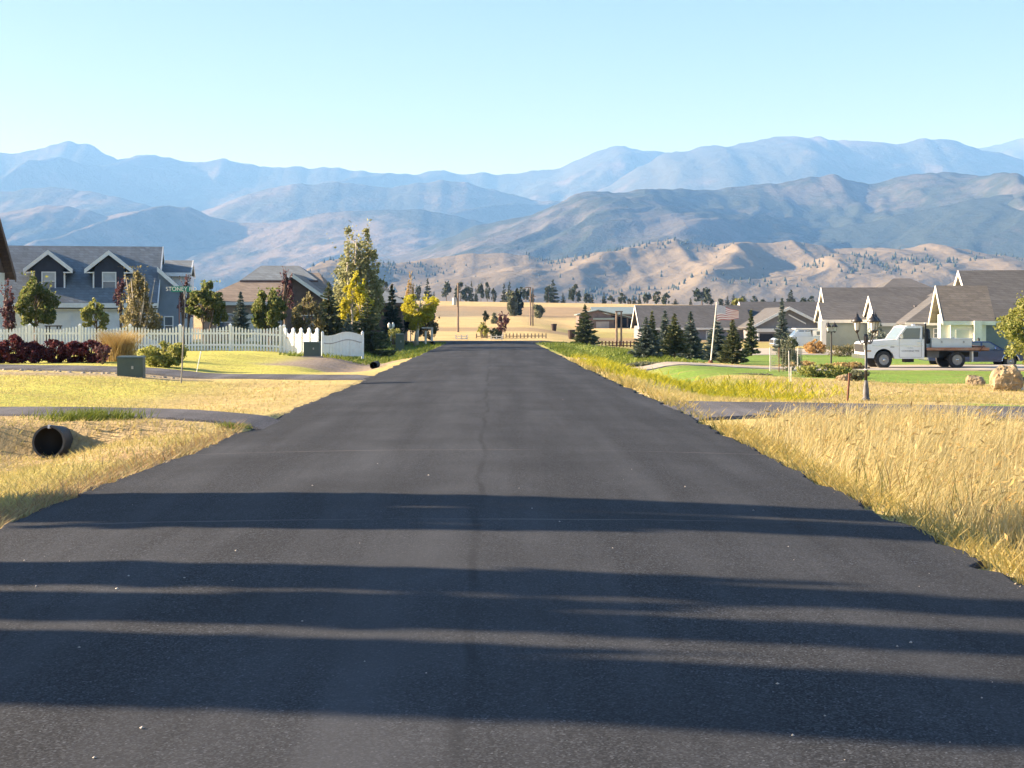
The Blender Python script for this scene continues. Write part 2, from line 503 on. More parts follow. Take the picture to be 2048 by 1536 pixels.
# ---- asphalt
def asphalt_material(name, col, joints=(), seam=None, grain=115.0):
    m, nt, out = new_mat(name)
    b = nt.nodes.new("ShaderNodeBsdfPrincipled"); b.inputs["Roughness"].default_value = 0.9; b.inputs["Specular IOR Level"].default_value = 0.12
    p = _pos(nt)
    v = nt.nodes.new("ShaderNodeTexVoronoi"); v.inputs["Scale"].default_value = grain; nt.links.new(p, v.inputs["Vector"])
    chips = _ramp(nt, v.outputs["Color"], [(0.0, tuple(c * 0.2 for c in col)), (0.5, tuple(c * 0.9 for c in col)), (0.85, tuple(c * 2.1 for c in col)), (1.0, tuple(c * 5.0 for c in col))])
    f1 = _noise(nt, p, 22.0, 5, 0.7); f2 = _noise(nt, _mapping(nt, p, (1.6, 0.10, 1)), 1.0, 4, 0.6); f3 = _noise(nt, p, 0.5, 5, 0.6)
    c = _mixcol(nt, _ramp(nt, f1, [(0.35, 0.0), (0.7, 0.55)]), chips, tuple(x * 0.62 for x in col))
    c = _mixcol(nt, _ramp(nt, f2, [(0.42, 0.0), (0.7, 0.6)]), c, tuple(x * 1.9 for x in col))
    c = _mixcol(nt, _ramp(nt, f3, [(0.42, 0.0), (0.68, 0.5)]), c, tuple(x * 0.55 for x in col))
    sep = nt.nodes.new("ShaderNodeSeparateXYZ"); nt.links.new(p, sep.inputs[0])

    def band(sock, centre, half, wobble, wscale, strength, colour, cur):
        w = _noise(nt, p, wscale, 3)
        s1 = nt.nodes.new("ShaderNodeMath"); s1.operation = 'MULTIPLY_ADD'; nt.links.new(w, s1.inputs[0]); s1.inputs[1].default_value = wobble; nt.links.new(sock, s1.inputs[2])
        s2 = nt.nodes.new("ShaderNodeMath"); s2.operation = 'SUBTRACT'; nt.links.new(s1.outputs[0], s2.inputs[0]); s2.inputs[1].default_value = centre + wobble * 0.5
        s3 = nt.nodes.new("ShaderNodeMath"); s3.operation = 'ABSOLUTE'; nt.links.new(s2.outputs[0], s3.inputs[0])
        s4 = nt.nodes.new("ShaderNodeMapRange"); nt.links.new(s3.outputs[0], s4.inputs[0])
        s4.inputs[1].default_value = half * 0.3; s4.inputs[2].default_value = half; s4.inputs[3].default_value = strength; s4.inputs[4].default_value = 0.0
        s5 = nt.nodes.new("ShaderNodeMath"); s5.operation = 'MULTIPLY'; nt.links.new(s4.outputs[0], s5.inputs[0])
        nt.links.new(_ramp(nt, _noise(nt, p, 0.7, 2), [(0.36, 0.15), (0.6, 1.0)]), s5.inputs[1])
        return _mixcol(nt, s5.outputs[0], cur, colour)
    for yy in joints:
        c = band(sep.outputs[1], yy, 0.035, 0.25, 0.35, 0.55, (0.16, 0.15, 0.145), c)
    if seam is not None:
        c = band(sep.outputs[0], seam - 0.28, 0.5, 0.3, 0.2, 0.34, tuple(x * 1.8 for x in col), c)
        c = band(sep.outputs[0], seam, 0.045, 0.34, 0.33, 0.5, tuple(x * 0.45 for x in col), c)
    nt.links.new(c, b.inputs["Base Color"])
    nt.links.new(_bump(nt, v.outputs["Color"], 0.5, 0.005), b.inputs["Normal"])
    nt.links.new(b.outputs[0], out.inputs[0])
    return m


road_ys = np.concatenate([np.arange(-60, 4, 2.0), np.arange(4, 30, 0.12), np.arange(30, 107.6, 0.5)])
L = np.interp(road_ys, *ROAD_L) + 0.22 * (fbm(road_ys * 0.9, road_ys * 0 + 3, 61, 3) - 0.5) + 0.14 * (fbm(road_ys * 4, road_ys * 0, 62, 2) - 0.5)
R = np.interp(road_ys, *ROAD_R) + 0.22 * (fbm(road_ys * 0.9, road_ys * 0 + 9, 63, 3) - 0.5) + 0.16 * (fbm(road_ys * 4, road_ys * 0, 64, 2) - 0.5)
flare = 2.6 * sstep(103.5, 107.4, road_ys) ** 2
L = L - flare; R = R + flare
us = np.linspace(0, 1, 15)
RX = L[:, None] * (1 - us) + R[:, None] * us
RY = np.repeat(road_ys[:, None], 15, 1)
RZ = 0.035 + 0.06 * (1 - (2 * us - 1) ** 2)[None, :] * np.ones_like(RX)
# edges turn down into the verge
RXe = np.concatenate([L[:, None] - 0.05, L[:, None] - 0.03, L[:, None] - 0.015, RX, R[:, None] + 0.015, R[:, None] + 0.03, R[:, None] + 0.05], 1)
RYe = np.concatenate([RY[:, :1]] * 3 + [RY] + [RY[:, -1:]] * 3, 1)
RZe = np.concatenate([RZ[:, :1] - 0.13, RZ[:, :1] - 0.02, RZ[:, :1] - 0.0005, RZ, RZ[:, -1:] - 0.0005, RZ[:, -1:] - 0.02, RZ[:, -1:] - 0.13], 1)
me = grid_mesh("road", RXe, RYe, RZe)
M_ASPHALT = asphalt_material("asphalt_new", (0.041, 0.0445, 0.050), joints=(11.35, 17.4, 46.0), seam=-0.12)
tag(link_mesh("road", me, M_ASPHALT), kind="structure")


def strip(name, pts, mat, lift=0.035, n=10, seg=1.0):
    """paved strip over the ground: pts = [(x, y_near, y_far), ...] running along x"""
    pts = np.array(pts, float)
    xs = np.arange(min(pts[0, 0], pts[-1, 0]), max(pts[0, 0], pts[-1, 0]) + seg * 0.5, seg)
    o = np.argsort(pts[:, 0])
    y0 = np.interp(xs, pts[o, 0], pts[o, 1]) + 0.12 * (fbm(xs * 0.8, xs * 0, 71, 2) - 0.5)
    y1 = np.interp(xs, pts[o, 0], pts[o, 2]) + 0.12 * (fbm(xs * 0.8, xs * 0 + 5, 72, 2) - 0.5)
    u = np.linspace(0, 1, n)
    Yg = y0[None, :] * (1 - u[:, None]) + y1[None, :] * u[:, None]; Xg = np.repeat(xs[None, :], n, 0)
    Zg = gz(Xg, Yg)
    Zg = Zg.mean(0, keepdims=True) * 0.6 + Zg * 0.4 + lift
    Xg = np.concatenate([Xg[:1]] * 2 + [Xg] + [Xg[-1:]] * 2); Yg = np.concatenate([Yg[:1] - .04, Yg[:1] - .02, Yg, Yg[-1:] + .02, Yg[-1:] + .04]); Zg = np.concatenate([Zg[:1] - 0.15, Zg[:1] - .001, Zg, Zg[-1:] - .001, Zg[-1:] - 0.15])
    return tag(link_mesh(name, grid_mesh(name, Xg, Yg, Zg), mat), kind="structure")


M_ASPH2 = asphalt_material("asphalt_old", (0.115, 0.113, 0.118), grain=120.0)
M_CONC = pmat("drive_concrete", (0.42, 0.37, 0.30), 0.9, 0.18, 1.2, bump=0.3)
M_GRAV = pmat("drive_gravel", (0.36, 0.31, 0.25), 0.95, 0.3, 3.0, bump=0.6)
strip("paved_path_left", [(-2.9, 21.2, 23.0), (-3.6, 21.35, 23.2), (-9.5, 22.7, 25.0), (-26, 29.0, 31.6)], M_ASPH2, 0.04, 10, 0.4)
strip("side_road_left", [(-2.8, 39.5, 42.3), (-17, 43.6, 46.8), (-60, 57, 61)], M_ASPH2, 0.05, 12, 0.8)
strip("driveway_right", [(3.1, 23.6, 29.2), (4.4, 24.3, 28.1), (14, 24.2, 27.9), (60, 24.0, 28.0)], M_ASPH2, 0.05, 12, 0.5)
strip("concrete_drive_right", [(12.2, 60.0, 64.2), (15, 60.4, 67.5), (60, 60.4, 68.0)], M_CONC, 0.06, 8, 1.0)
strip("gravel_path_right", [(3.6, 59.5, 62.8), (8, 60.6, 64.5), (12.6, 61.2, 65.2)], M_GRAV, 0.05, 8, 0.6)
strip("cross_road", [(-260, 107.3, 113.4), (0, 107.3, 113.4), (260, 107.3, 113.4)], M_ASPHALT, 0.05, 8, 4.0)
strip("paved_yard_right", [(18, 104, 126.5), (52, 104, 126.5)], M_CONC, 0.05, 10, 2.0)


# ---- hills and mountains
def hill_material(name, grass, forest, rock, cover, scale, stripe=0.0):
    m, nt, out = new_mat(name)
    b = nt.nodes.new("ShaderNodeBsdfPrincipled"); b.inputs["Roughness"].default_value = 1.0; b.inputs["Specular IOR Level"].default_value = 0.0
    p = _pos(nt)
    f = _noise(nt, p, 1.0 / scale, 8, 0.68); f2 = _noise(nt, p, 4.5 / scale, 8, 0.7); f3 = _noise(nt, p, 14.0 / scale, 4, 0.7)
    mx = nt.nodes.new("ShaderNodeMath"); mx.operation = 'MULTIPLY_ADD'; nt.links.new(f2, mx.inputs[0]); mx.inputs[1].default_value = 0.6; nt.links.new(f, mx.inputs[2])
    c = _mixcol(nt, _ramp(nt, f3, [(0.3, 0.0), (0.7, 0.6)]), grass, tuple(x * 0.72 for x in grass))
    c = _mixcol(nt, _ramp(nt, f, [(0.62, 0.0), (0.72, 0.8)]), c, rock)
    c = _mixcol(nt, _ramp(nt, mx.outputs[0], [(cover - 0.06, 1.0), (cover + 0.06, 0.0)]), c, forest)
    nt.links.new(c, b.inputs["Base Color"])
    nt.links.new(_bump(nt, f3, 0.7, scale * 0.02), b.inputs["Normal"])
    nt.links.new(b.outputs[0], out.inputs[0])
    return m


def hill_height(px, t, X, Yg, H, spur, shear, amp, seed):
    Yc_rel = Yg
    s = X - shear * Yc_rel
    warp = (fbm(X / (spur * 1.7), Yg / (spur * 1.7), seed, 3) - 0.5) * spur * 0.9
    r1 = 1 - np.sqrt((2 * vnoise((s + warp) / spur, Yg / (spur * 5.0), seed + 3) - 1) ** 2 + 0.015)
    r2 = ridged((s + warp) / (spur * 0.42), Yg / (spur * 1.1), seed + 7, 4, 0.55)
    up = np.clip(t, 0, 1)
    body = 4 * up * (1 - up)
    return H * up ** 0.85 + H * amp * body * (1.5 * (r1 - 0.5) + 0.36 * (r2 - 0.55)) + H * 0.015 * up * (r2 - 0.6)


def massif(name, crest, Yc, depth, spur, shear, amp, mat, seed, cols=420, rows=90, z0=2.0, jag=0.03):
    cp = np.array(crest, float)
    px = np.linspace(-900, 3000, cols)
    py = np.interp(px, cp[:, 0], cp[:, 1])
    py = py - (CY - py) * jag * (fbm(px / 26.0, px * 0 + seed, seed + 90, 4) - 0.5)
    t = np.concatenate([np.linspace(0, 1, rows) ** 1.0, np.linspace(1, 0.55, 14)[1:]])
    ydir = np.concatenate([np.linspace(0, 1, rows), np.linspace(1, 1.35, 14)[1:]])
    yv = Yc - depth + depth * ydir
    YG = np.repeat(yv[:, None], cols, 1)
    XG = (px[None, :] - CX) / F * (Yc + 0.0 * YG)          # straight spurs in plan, not fanned from the eye
    # crest height so that the ridge stands at its measured angle from the road
    H = EYE + (CY - py) * Yc / F - z0
    TG = np.repeat(t[:, None], cols, 1)
    HG = np.repeat(H[None, :], len(t), 0)
    ZG = z0 + hill_height(px, TG, XG, YG - Yc, HG, spur, shear, amp, seed)
    ZG[0] = z0 - 20
    o = link_mesh(name, grid_mesh(name, XG, YG, ZG), mat)
    tag(o, kind="structure")
    return (XG, YG, ZG)


A_CREST = [(-900, 610), (300, 612), (560, 600), (600, 570), (625, 548), (660, 520), (700, 514), (760, 524), (800, 527), (850, 517), (900, 511), (960, 506), (1010, 504), (1060, 512), (1100, 521), (1150, 516), (1200, 506), (1250, 496), (1300, 486), (1345, 476), (1385, 486), (1420, 491), (1480, 482), (1530, 487), (1580, 482), (1630, 490), (1680, 498), (1740, 494), (1800, 498), (1860, 489), (1920, 497), (1980, 508), (2048, 515), (3000, 540)]
B_CREST = [(-900, 600), (450, 590), (620, 560), (700, 532), (800, 510), (870, 488), (950, 452), (1000, 441), (1060, 430), (1100, 412), (1150, 390), (1180, 384), (1230, 387), (1300, 378), (1400, 382), (1480, 372), (1560, 366), (1620, 354), (1665, 348), (1700, 361), (1740, 369), (1790, 356), (1850, 346), (1900, 342), (1960, 350), (2048, 372), (2300, 395), (3000, 420)]
B2_CREST = [(-900, 620), (1300, 620), (1420, 520), (1500, 480), (1600, 466), (1700, 452), (1800, 430), (1900, 408), (2000, 392), (2048, 385), (2300, 370), (3000, 380)]
C_CREST = [(-900, 430), (-60, 432), (0, 426), (60, 415), (95, 408), (150, 415), (210, 431), (260, 424), (330, 412), (380, 414), (430, 436), (480, 446), (560, 446), (600, 436), (660, 425), (720, 421), (790, 420), (850, 418), (900, 428), (960, 441), (1010, 457), (1100, 500), (1300, 560), (3000, 600)]
E_CREST = [(-900, 360), (-40, 390), (100, 372), (160, 380), (250, 398), (330, 418), (400, 424), (470, 398), (540, 374), (600, 366), (700, 368), (780, 376), (870, 362), (930, 364), (1000, 384), (1080, 402), (1250, 400), (3000, 420)]
D_CREST = [(-900, 300), (-200, 320), (0, 305), (40, 305), (90, 293), (150, 284), (175, 287), (235, 319), (270, 311), (310, 306), (340, 312), (390, 326), (450, 319), (520, 331), (600, 333), (680, 336), (740, 343), (830, 351), (890, 340), (930, 351), (960, 345), (1010, 349), (1060, 341), (1120, 338), (1150, 320), (1200, 300), (1235, 290), (1290, 299), (1330, 306), (1370, 312), (3000, 350)]
G_CREST = [(-900, 560), (1000, 470), (1100, 430), (1200, 380), (1290, 330), (1330, 306), (1390, 296), (1430, 288), (1450, 296), (1500, 284), (1560, 272), (1610, 273), (1680, 279), (1740, 280), (1790, 286), (1840, 280), (1885, 276), (1910, 280), (1950, 296), (2000, 308), (2048, 322), (2200, 350), (3000, 380)]
H_CREST = [(-900, 480), (1700, 400), (1850, 330), (1950, 296), (2000, 288), (2048, 275), (2200, 262), (3000, 300)]

M_HA = hill_material("dry_hill", (0.22, 0.188, 0.132), (0.06, 0.062, 0.042), (0.21, 0.17, 0.125), 0.50, 260.0)
M_HB = hill_material("wooded_hill", (0.105, 0.103, 0.094), (0.04, 0.05, 0.036), (0.27, 0.23, 0.19), 0.84, 900.0)
M_HB2 = hill_material("wooded_slope", (0.095, 0.092, 0.078), (0.04, 0.052, 0.042), (0.24, 0.22, 0.19), 0.95, 700.0)
M_HC = hill_material("patchy_hill", (0.165, 0.145, 0.12), (0.05, 0.06, 0.045), (0.30, 0.26, 0.21), 0.84, 1100.0)
M_HD = hill_material("far_mountain", (0.145, 0.13, 0.115), (0.055, 0.062, 0.05), (0.21, 0.18, 0.155), 0.86, 1700.0)

terrA = massif("near_hills", A_CREST, 3400, 900, 250, 0.42, 0.26, M_HA, 11, 760, 150, jag=0.05)
massif("middle_hills", B_CREST, 6300, 2100, 520, 0.35, 0.30, M_HB, 23, 520, 110)
massif("wooded_hills", B2_CREST, 5300, 1200, 430, 0.3, 0.26, M_HB2, 29, 420, 80)
massif("left_hills", C_CREST, 8000, 1700, 700, 0.3, 0.30, M_HC, 37, 480, 90)
massif("spur_mountains", E_CREST, 10200, 2100, 1000, 0.6, 0.28, M_HD, 43, 460, 80)
massif("right_mountains", G_CREST, 11800, 2700, 1250, 0.4, 0.24, M_HD, 47, 460, 90)
massif("far_mountains", D_CREST, 13400, 2800, 1300, 0.5, 0.28, M_HD, 53, 520, 90)
massif("back_mountains", H_CREST, 15000, 2800, 1300, 0.4, 0.24, M_HD, 59, 360, 60)


# ---- haze: the air of the valley
m, nt, out = new_mat("valley_haze")
pv = nt.nodes.new("ShaderNodeVolumePrincipled")
pv.inputs["Color"].default_value = (*HAZE_COLOR, 1)
pv.inputs["Density"].default_value = HAZE_DENSITY
pv.inputs["Absorption Color"].default_value = (0.83, 0.6, 0.9, 1)
pv.inputs["Anisotropy"].default_value = 0.0
nt.links.new(pv.outputs[0], out.inputs["Volume"])
m.cycles.homogeneous_volume = True
hb = MB().box(-30000, 30000, -30000, 22000, -60, 2080)
tag(hb.build("haze", m), kind="stuff")

# ================================================================ BUILDERS: vegetation
def leaf_cards(centers, size, r, stretch=1.6, up_bias=0.0, wind=None):
    """one small pointed four-cornered leaf clump per centre, turned at random"""
    n = len(centers)
    a = r.normal(size=(n, 3)); a[:, 2] += up_bias
    if wind is not None: a = a * 0.7 + np.array(wind)
    a /= np.linalg.norm(a, axis=1, keepdims=True) + 1e-9
    b = r.normal(size=(n, 3)); b -= (b * a).sum(1, keepdims=True) * a; b /= np.linalg.norm(b, axis=1, keepdims=True) + 1e-9
    s = size * (0.6 + 0.8 * r.random((n, 1)))
    k = np.cross(a, b) * s * 0.18
    v = np.stack([centers - a * s * 0.5 * stretch, centers + b * s * 0.5 + k, centers + a * s * 0.5 * stretch, centers - b * s * 0.5 + k], 1).reshape(-1, 3)
    f = np.arange(4 * n).reshape(n, 4)
    return v, f


def profile(kind, t):
    t = np.asarray(t, float)
    if kind == 'round': return np.sqrt(np.clip(1 - (2 * t - 1) ** 2, 0, 1)) ** 0.9
    if kind == 'egg': return np.clip(np.sin(np.pi * np.clip(t, 0, 1) ** 0.72), 0, 1) ** 0.8
    if kind == 'column': return np.clip(np.minimum(1, t * 6) * (1 - t ** 3 * 0.85), 0, 1) * 0.95
    if kind == 'vase': return np.clip(0.25 + 0.9 * t, 0, 1) * np.sqrt(np.clip(1 - np.clip((t - 0.6) / 0.42, 0, 1) ** 2, 0, 1))
    if kind == 'flame': return np.clip(np.sin(np.pi * np.clip(t, 0, 1) ** 0.55), 0, 1)
    if kind == 'cone': return np.clip(1.02 - t, 0, 1)
    return np.ones_like(t)


def crown_points(r, n, kind, h0, h1, rx, ry=None, blobs=34, blob_r=0.30, lean=0.0, fill=0.55):
    ry = rx if ry is None else ry
    tb = r.random(blobs) ** 0.9
    ang = r.random(blobs) * 2 * np.pi
    rad = profile(kind, tb) * np.sqrt(r.random(blobs) * (1 - fill) + fill) * 0.80
    bc = np.stack([np.cos(ang) * rad * rx, np.sin(ang) * rad * ry, h0 + (h1 - h0) * (0.06 + 0.86 * tb)], 1)
    br = blob_r * (0.55 + 0.8 * r.random(blobs)) * (0.45 + 0.55 * profile(kind, tb))
    pick = r.choice(blobs, n, p=(br ** 2) / (br ** 2).sum())
    d = r.normal(size=(n, 3)); d /= np.linalg.norm(d, axis=1, keepdims=True)
    q = r.random((n, 1)) ** 0.45
    p = bc[pick] + d * q * br[pick][:, None] * np.array([rx, ry, (h1 - h0) * 0.5])
    sd = int(r.integers(1, 999)); sc_ = 1.6 / max(rx, 0.05)
    for ax, kx in ((0, rx), (1, ry), (2, (h1 - h0) * 0.45)):
        p[:, ax] += 0.55 * kx * (fbm((p[:, 0] + p[:, 1]) * sc_ + 50 * ax, p[:, 2] * sc_ + 9, sd, 2) - 0.5)
    p[:, 0] += lean * (p[:, 2] - h0)
    p[:, 2] = np.clip(p[:, 2], h0 * 0.9, None)
    return p, bc


M_BARK = pmat("bark_brown", (0.16, 0.115, 0.08), 0.9, 0.3, 8, bump=0.6)
M_BARK_PALE = pmat("bark_pale", (0.52, 0.46, 0.38), 0.85, 0.25, 6, bump=0.4, dirt_shade=(0.12, 0.10, 0.08, 0.8))


def tree(name, label, px, Y, ytop, halfw, mat, kind='egg', ybot=None, n=2600, leaf=0.16, stems=1, bark=None, seed=1, cat="tree", group=None,
         blobs=30, blob_r=0.27, lean=0.0, X=None, ztop=None, zbot=None, wind=None, spread=0.0, trunk_r=None, fill=0.30, sparse_twigs=26, rw=None, leaders=None):
    """deciduous tree: trunk with limbs + crown; px/ytop/halfw/ybot in photograph pixels at distance Y"""
    r = np.random.default_rng(seed)
    x = (px - CX) * Y / F if X is None else X
    zb = Z(x, Y)
    H = (W(px, ytop, Y)[2] if ztop is None else ztop) - zb
    rx = halfw * Y / F if rw is None else rw
    h0 = ((W(px, ybot, Y)[2] if ybot is not None else zb + 0.3 * H) - zb) if zbot is None else zbot
    root = empty(name, (x, Y, zb - 0.02), label, cat, group)
    pts, bc = crown_points(r, n, kind, max(0.05, h0), H, rx, rx * 0.9, blobs, blob_r, lean, fill)
    if leaders:
        P_ = []; B_ = []
        for (dx, yt, hw_, yb_) in leaders:
            a0_ = W(0, yb_, Y)[2] - zb; a1_ = W(0, yt, Y)[2] - zb
            q_, c_ = crown_points(r, n // len(leaders), kind, max(0.05, a0_), a1_, hw_ * Y / F, hw_ * Y / F, blobs, blob_r, 0.0, fill)
            sh = np.array([dx * Y / F, r.normal() * 0.3, 0]); P_.append(q_ + sh); B_.append(c_ + sh)
        pts = np.concatenate(P_); bc = np.concatenate(B_); r.shuffle(bc)
    if sparse_twigs:
        k = sparse_twigs
        base = bc[r.choice(len(bc), k)]
        off = np.linspace(0, 1, 7)[None, :, None] * (np.stack([r.normal(size=k) * 0.22 * rx, r.normal(size=k) * 0.22 * rx, 0.22 * (H - h0) * (0.4 + r.random(k))], 1))[:, None, :]
        pts = np.concatenate([pts, (base[:, None, :] + off).reshape(-1, 3)])
        pts[:, 2] = np.minimum(pts[:, 2], H * 1.02)
    v, f = leaf_cards(pts, leaf, r, wind=wind)
    tr = trunk_r or max(0.035, 0.022 * H)
    m = MB()
    for s in range(stems):
        a = 2 * math.pi * s / max(1, stems) + r.random()
        off = np.array([math.cos(a), math.sin(a), 0]) * (0.0 if stems == 1 else tr * 1.4)
        tip = np.array([math.cos(a) * spread * rx + lean * (H - h0), math.sin(a) * spread * rx * 0.8, H * 0.88])
        P = [off, off + (tip - off) * 0.3 + r.normal(size=3) * [.03, .03, 0] * H * 0.4, off + (tip - off) * 0.65 + r.normal(size=3) * [.03, .03, 0] * H * 0.5, tip]
        m.tube(P, [tr * (1.25 if stems == 1 else 0.8), tr * (0.9 if stems == 1 else 0.6), tr * 0.45, tr * 0.1], 7)
        for c in bc[s::stems][:max(4, 12 // stems)]:
            hh = min(max(c[2] * 0.7, h0 * 0.75), H * 0.8)
            q = hh / (H * 0.88); st = off + (tip - off) * q
            mid = (st + c) * 0.5 + np.array([0, 0, 0.05 * H])
            c2 = c + np.array([lean * (c[2] - h0), 0, 0])
            m.tube([st, mid, c2], [tr * 0.4, tr * 0.25, tr * 0.08], 5)
    m.build("trunk", bark or M_BARK, root, smooth=True, fix=False)
    link_mesh("crown", np_mesh("crown", v, f, 4), mat, root)
    return root


def conifer_arrays(r, H, R, h0=0.12, whorls=16, per=9, droop=0.25, card=0.10, dens=1.0, power=0.9):
    """spruce boughs: rows of needle sprays along drooping branches"""
    C = []; A = []; S = []
    for w in range(whorls):
        t = w / (whorls - 1.0)
        hw_ = h0 * H + (H * 0.985 - h0 * H) * t ** 0.92
        L = R * (1.03 - t) ** power
        k = max(3, int(per * (1 - 0.55 * t)))
        a0 = r.random() * 6.28
        for j in range(k):
            a = a0 + 2 * math.pi * j / k + r.normal() * 0.25
            l = L * (0.62 + 0.55 * r.random())
            h = hw_ + (r.random() - 0.5) * 0.95 * (H * (1 - h0) / whorls)
            m = max(2, int(dens * l / card * 1.9))
            s = (np.arange(m) + 0.3 + 0.5 * r.random(m)) / m
            d = np.array([math.cos(a), math.sin(a)])
            x = d[0] * l * s; y = d[1] * l * s
            z = h - droop * l * s + 0.22 * l * s ** 2.2 + r.normal(size=m) * 0.015 * H * 0.3
            for side in (-1, 0, 1):
                wdt = side * 0.20 * l * (1.05 - s)
                C.append(np.stack([x - d[1] * wdt, y + d[0] * wdt, z - abs(side) * 0.03 * l + r.normal(size=m) * 0.012], 1))
                A.append(np.stack([d[0] + -d[1] * side * 0.7 + 0 * s, d[1] + d[0] * side * 0.7 + 0 * s, -0.15 + 0.35 * s], 1))
                S.append(card * (0.75 + 0.5 * r.random(m)) * (1.15 - 0.45 * t))
    # leader
    C.append(np.array([[0, 0, H * q] for q in np.linspace(0.90, 1.0, 7)])); A.append(np.tile([[0.05, 0.02, 1.0]], (7, 1))); S.append(np.full(7, card * 0.8))
    C = np.concatenate(C); A = np.concatenate(A); S = np.concatenate(S)[:, None]
    A = A + r.normal(size=A.shape) * 0.28
    A /= np.linalg.norm(A, axis=1, keepdims=True)
    B = np.cross(A, r.normal(size=A.shape)); B /= np.linalg.norm(B, axis=1, keepdims=True) + 1e-9
    v = np.stack([C - A * S * 0.75, C + B * S * 0.36, C + A * S * 0.95, C - B * S * 0.36], 1).reshape(-1, 3)
    return v, np.arange(len(v)).reshape(-1, 4)


def conifer(name, label, px, Y, ytop, halfw, mat, ybase=None, seed=1, cat="tree", group=None, whorls=20, per=12, droop=0.25, card=None, h0=0.10, dens=1.0, power=0.9):
    r = np.random.default_rng(seed)
    x = (px - CX) * Y / F
    zb = Z(x, Y)
    H = W(px, ytop, Y)[2] - zb
    R = halfw * Y / F
    root = empty(name, (x, Y, zb - 0.02), label, cat, group, rz=r.random() * 6)
    v, f = conifer_arrays(r, H, R, h0, whorls, per, droop, card or max(0.09, 0.05 * H), dens, power)
    MB().tube([(0, 0, 0), (0, 0, H * 0.5), (0, 0, H * 0.97)], [0.028 * H + 0.01, 0.015 * H, 0.003 * H], 7).build("trunk", M_BARK, root, smooth=True, fix=False)
    link_mesh("crown", np_mesh("crown", v, f, 4), mat, root)
    return root


def bush(name, label, px, Y, ytop, halfw, mat, n=900, leaf=0.09, seed=1, cat="shrub", group=None, kind='round', blobs=26, blob_r=0.34, depth=1.0, wind=None, X=None, ztop=None, rw=None, dz=0.0):
    """shrub: stems and leaves; one thing"""
    r = np.random.default_rng(seed)
    x = (px - CX) * Y / F if X is None else X
    zb = Z(x, Y)
    H = (W(px, ytop, Y)[2] if ztop is None else ztop) - zb
    rx = halfw * Y / F if rw is None else rw
    root = empty(name, (x, Y, zb - 0.02 + dz), label, cat, group)
    pts, bc = crown_points(r, n, kind, 0.0, H, rx, rx * depth, blobs, blob_r)
    pts[:, 2] = np.clip(pts[:, 2], 0.01, None)
    v, f = leaf_cards(pts, leaf, r, wind=wind)
    m = MB()
    for c in bc[:14]:
        m.tube([(c[0] * 0.15, c[1] * 0.15, 0), (c[0] * 0.6, c[1] * 0.6, c[2] * 0.6), tuple(c)], [0.02 * H + .004, 0.014 * H + .003, 0.004], 5)
    m.build("stem", M_BARK, root, fix=False)
    link_mesh("foliage", np_mesh("foliage", v, f, 4), mat, root)
    return root


def blades(xy, h, w, lean, r, seg=3, curl=0.4, wind=(0.5, 0.0), gust=0.0):
    """grass blades: xy (n,2), height h (n,), width w, returns verts and quads"""
    n = len(xy)
    z0 = gz(xy[:, 0], xy[:, 1])
    a = r.random(n) * 2 * np.pi
    dirx = np.cos(a) * lean + wind[0] + gust * (fbm(xy[:, 0] * 0.6, xy[:, 1] * 0.6, 17, 3) - 0.5) * 2; diry = np.sin(a) * lean + wind[1] + gust * (fbm(xy[:, 0] * 0.6 + 30, xy[:, 1] * 0.6, 18, 3) - 0.5)
    fx = -np.sin(a + r.normal(size=n) * 0.4); fy = np.cos(a) * 0.4
    nn = np.sqrt(fx ** 2 + fy ** 2); fx /= nn; fy /= nn
    vs = []
    for k in range(seg + 1):
        t = k / seg
        off = (t ** (1 + curl)) * h
        cx = xy[:, 0] + dirx * off; cy = xy[:, 1] + diry * off
        cz = z0 - 0.02 + h * t * (1 - 0.18 * t * np.sqrt(dirx ** 2 + diry ** 2))
        ww = w * (1 - 0.88 * t ** 1.5) * 0.5
        vs.append(np.stack([cx - fx * ww, cy - fy * ww, cz], 1)); vs.append(np.stack([cx + fx * ww, cy + fy * ww, cz], 1))
    V = np.stack(vs, 1).reshape(-1, 3)
    m = 2 * (seg + 1)
    base = (np.arange(n) * m)[:, None]
    fs = [np.concatenate([base + 2 * k, base + 2 * k + 1, base + 2 * k + 3, base + 2 * k + 2], 1) for k in range(seg)]
    return V, np.concatenate(fs, 0)


# leaf materials
L_GREEN = leafmat("leaf_green", [(0.07, 0.11, 0.03), (0.13, 0.17, 0.045), (0.21, 0.23, 0.07), (0.31, 0.30, 0.12)], 0.58)
L_OLIVE = leafmat("leaf_olive", [(0.14, 0.13, 0.06), (0.21, 0.19, 0.085), (0.31, 0.27, 0.14), (0.16, 0.16, 0.075)], 0.58)
L_POPLAR = leafmat("leaf_poplar", [(0.18, 0.20, 0.09), (0.28, 0.29, 0.13), (0.40, 0.40, 0.23), (0.26, 0.27, 0.11)], 0.62)
L_YELLOW = leafmat("leaf_yellow", [(0.46, 0.42, 0.03), (0.58, 0.52, 0.04), (0.40, 0.39, 0.05), (0.62, 0.57, 0.08)], 0.55)
L_YGREEN = leafmat("leaf_yellow_green", [(0.20, 0.23, 0.05), (0.30, 0.31, 0.08), (0.38, 0.37, 0.11), (0.14, 0.18, 0.04)], 0.5)
L_PURPLE = leafmat("leaf_purple", [(0.07, 0.035, 0.04), (0.12, 0.05, 0.06), (0.19, 0.09, 0.09), (0.10, 0.06, 0.055)])
L_RED = leafmat("leaf_red", [(0.05, 0.014, 0.02), (0.10, 0.02, 0.025), (0.17, 0.04, 0.035), (0.035, 0.014, 0.03)])
L_SPRUCE = leafmat("needle_spruce", [(0.045, 0.07, 0.035), (0.075, 0.10, 0.045), (0.12, 0.14, 0.06), (0.19, 0.19, 0.09)], 0.12, 0.7)
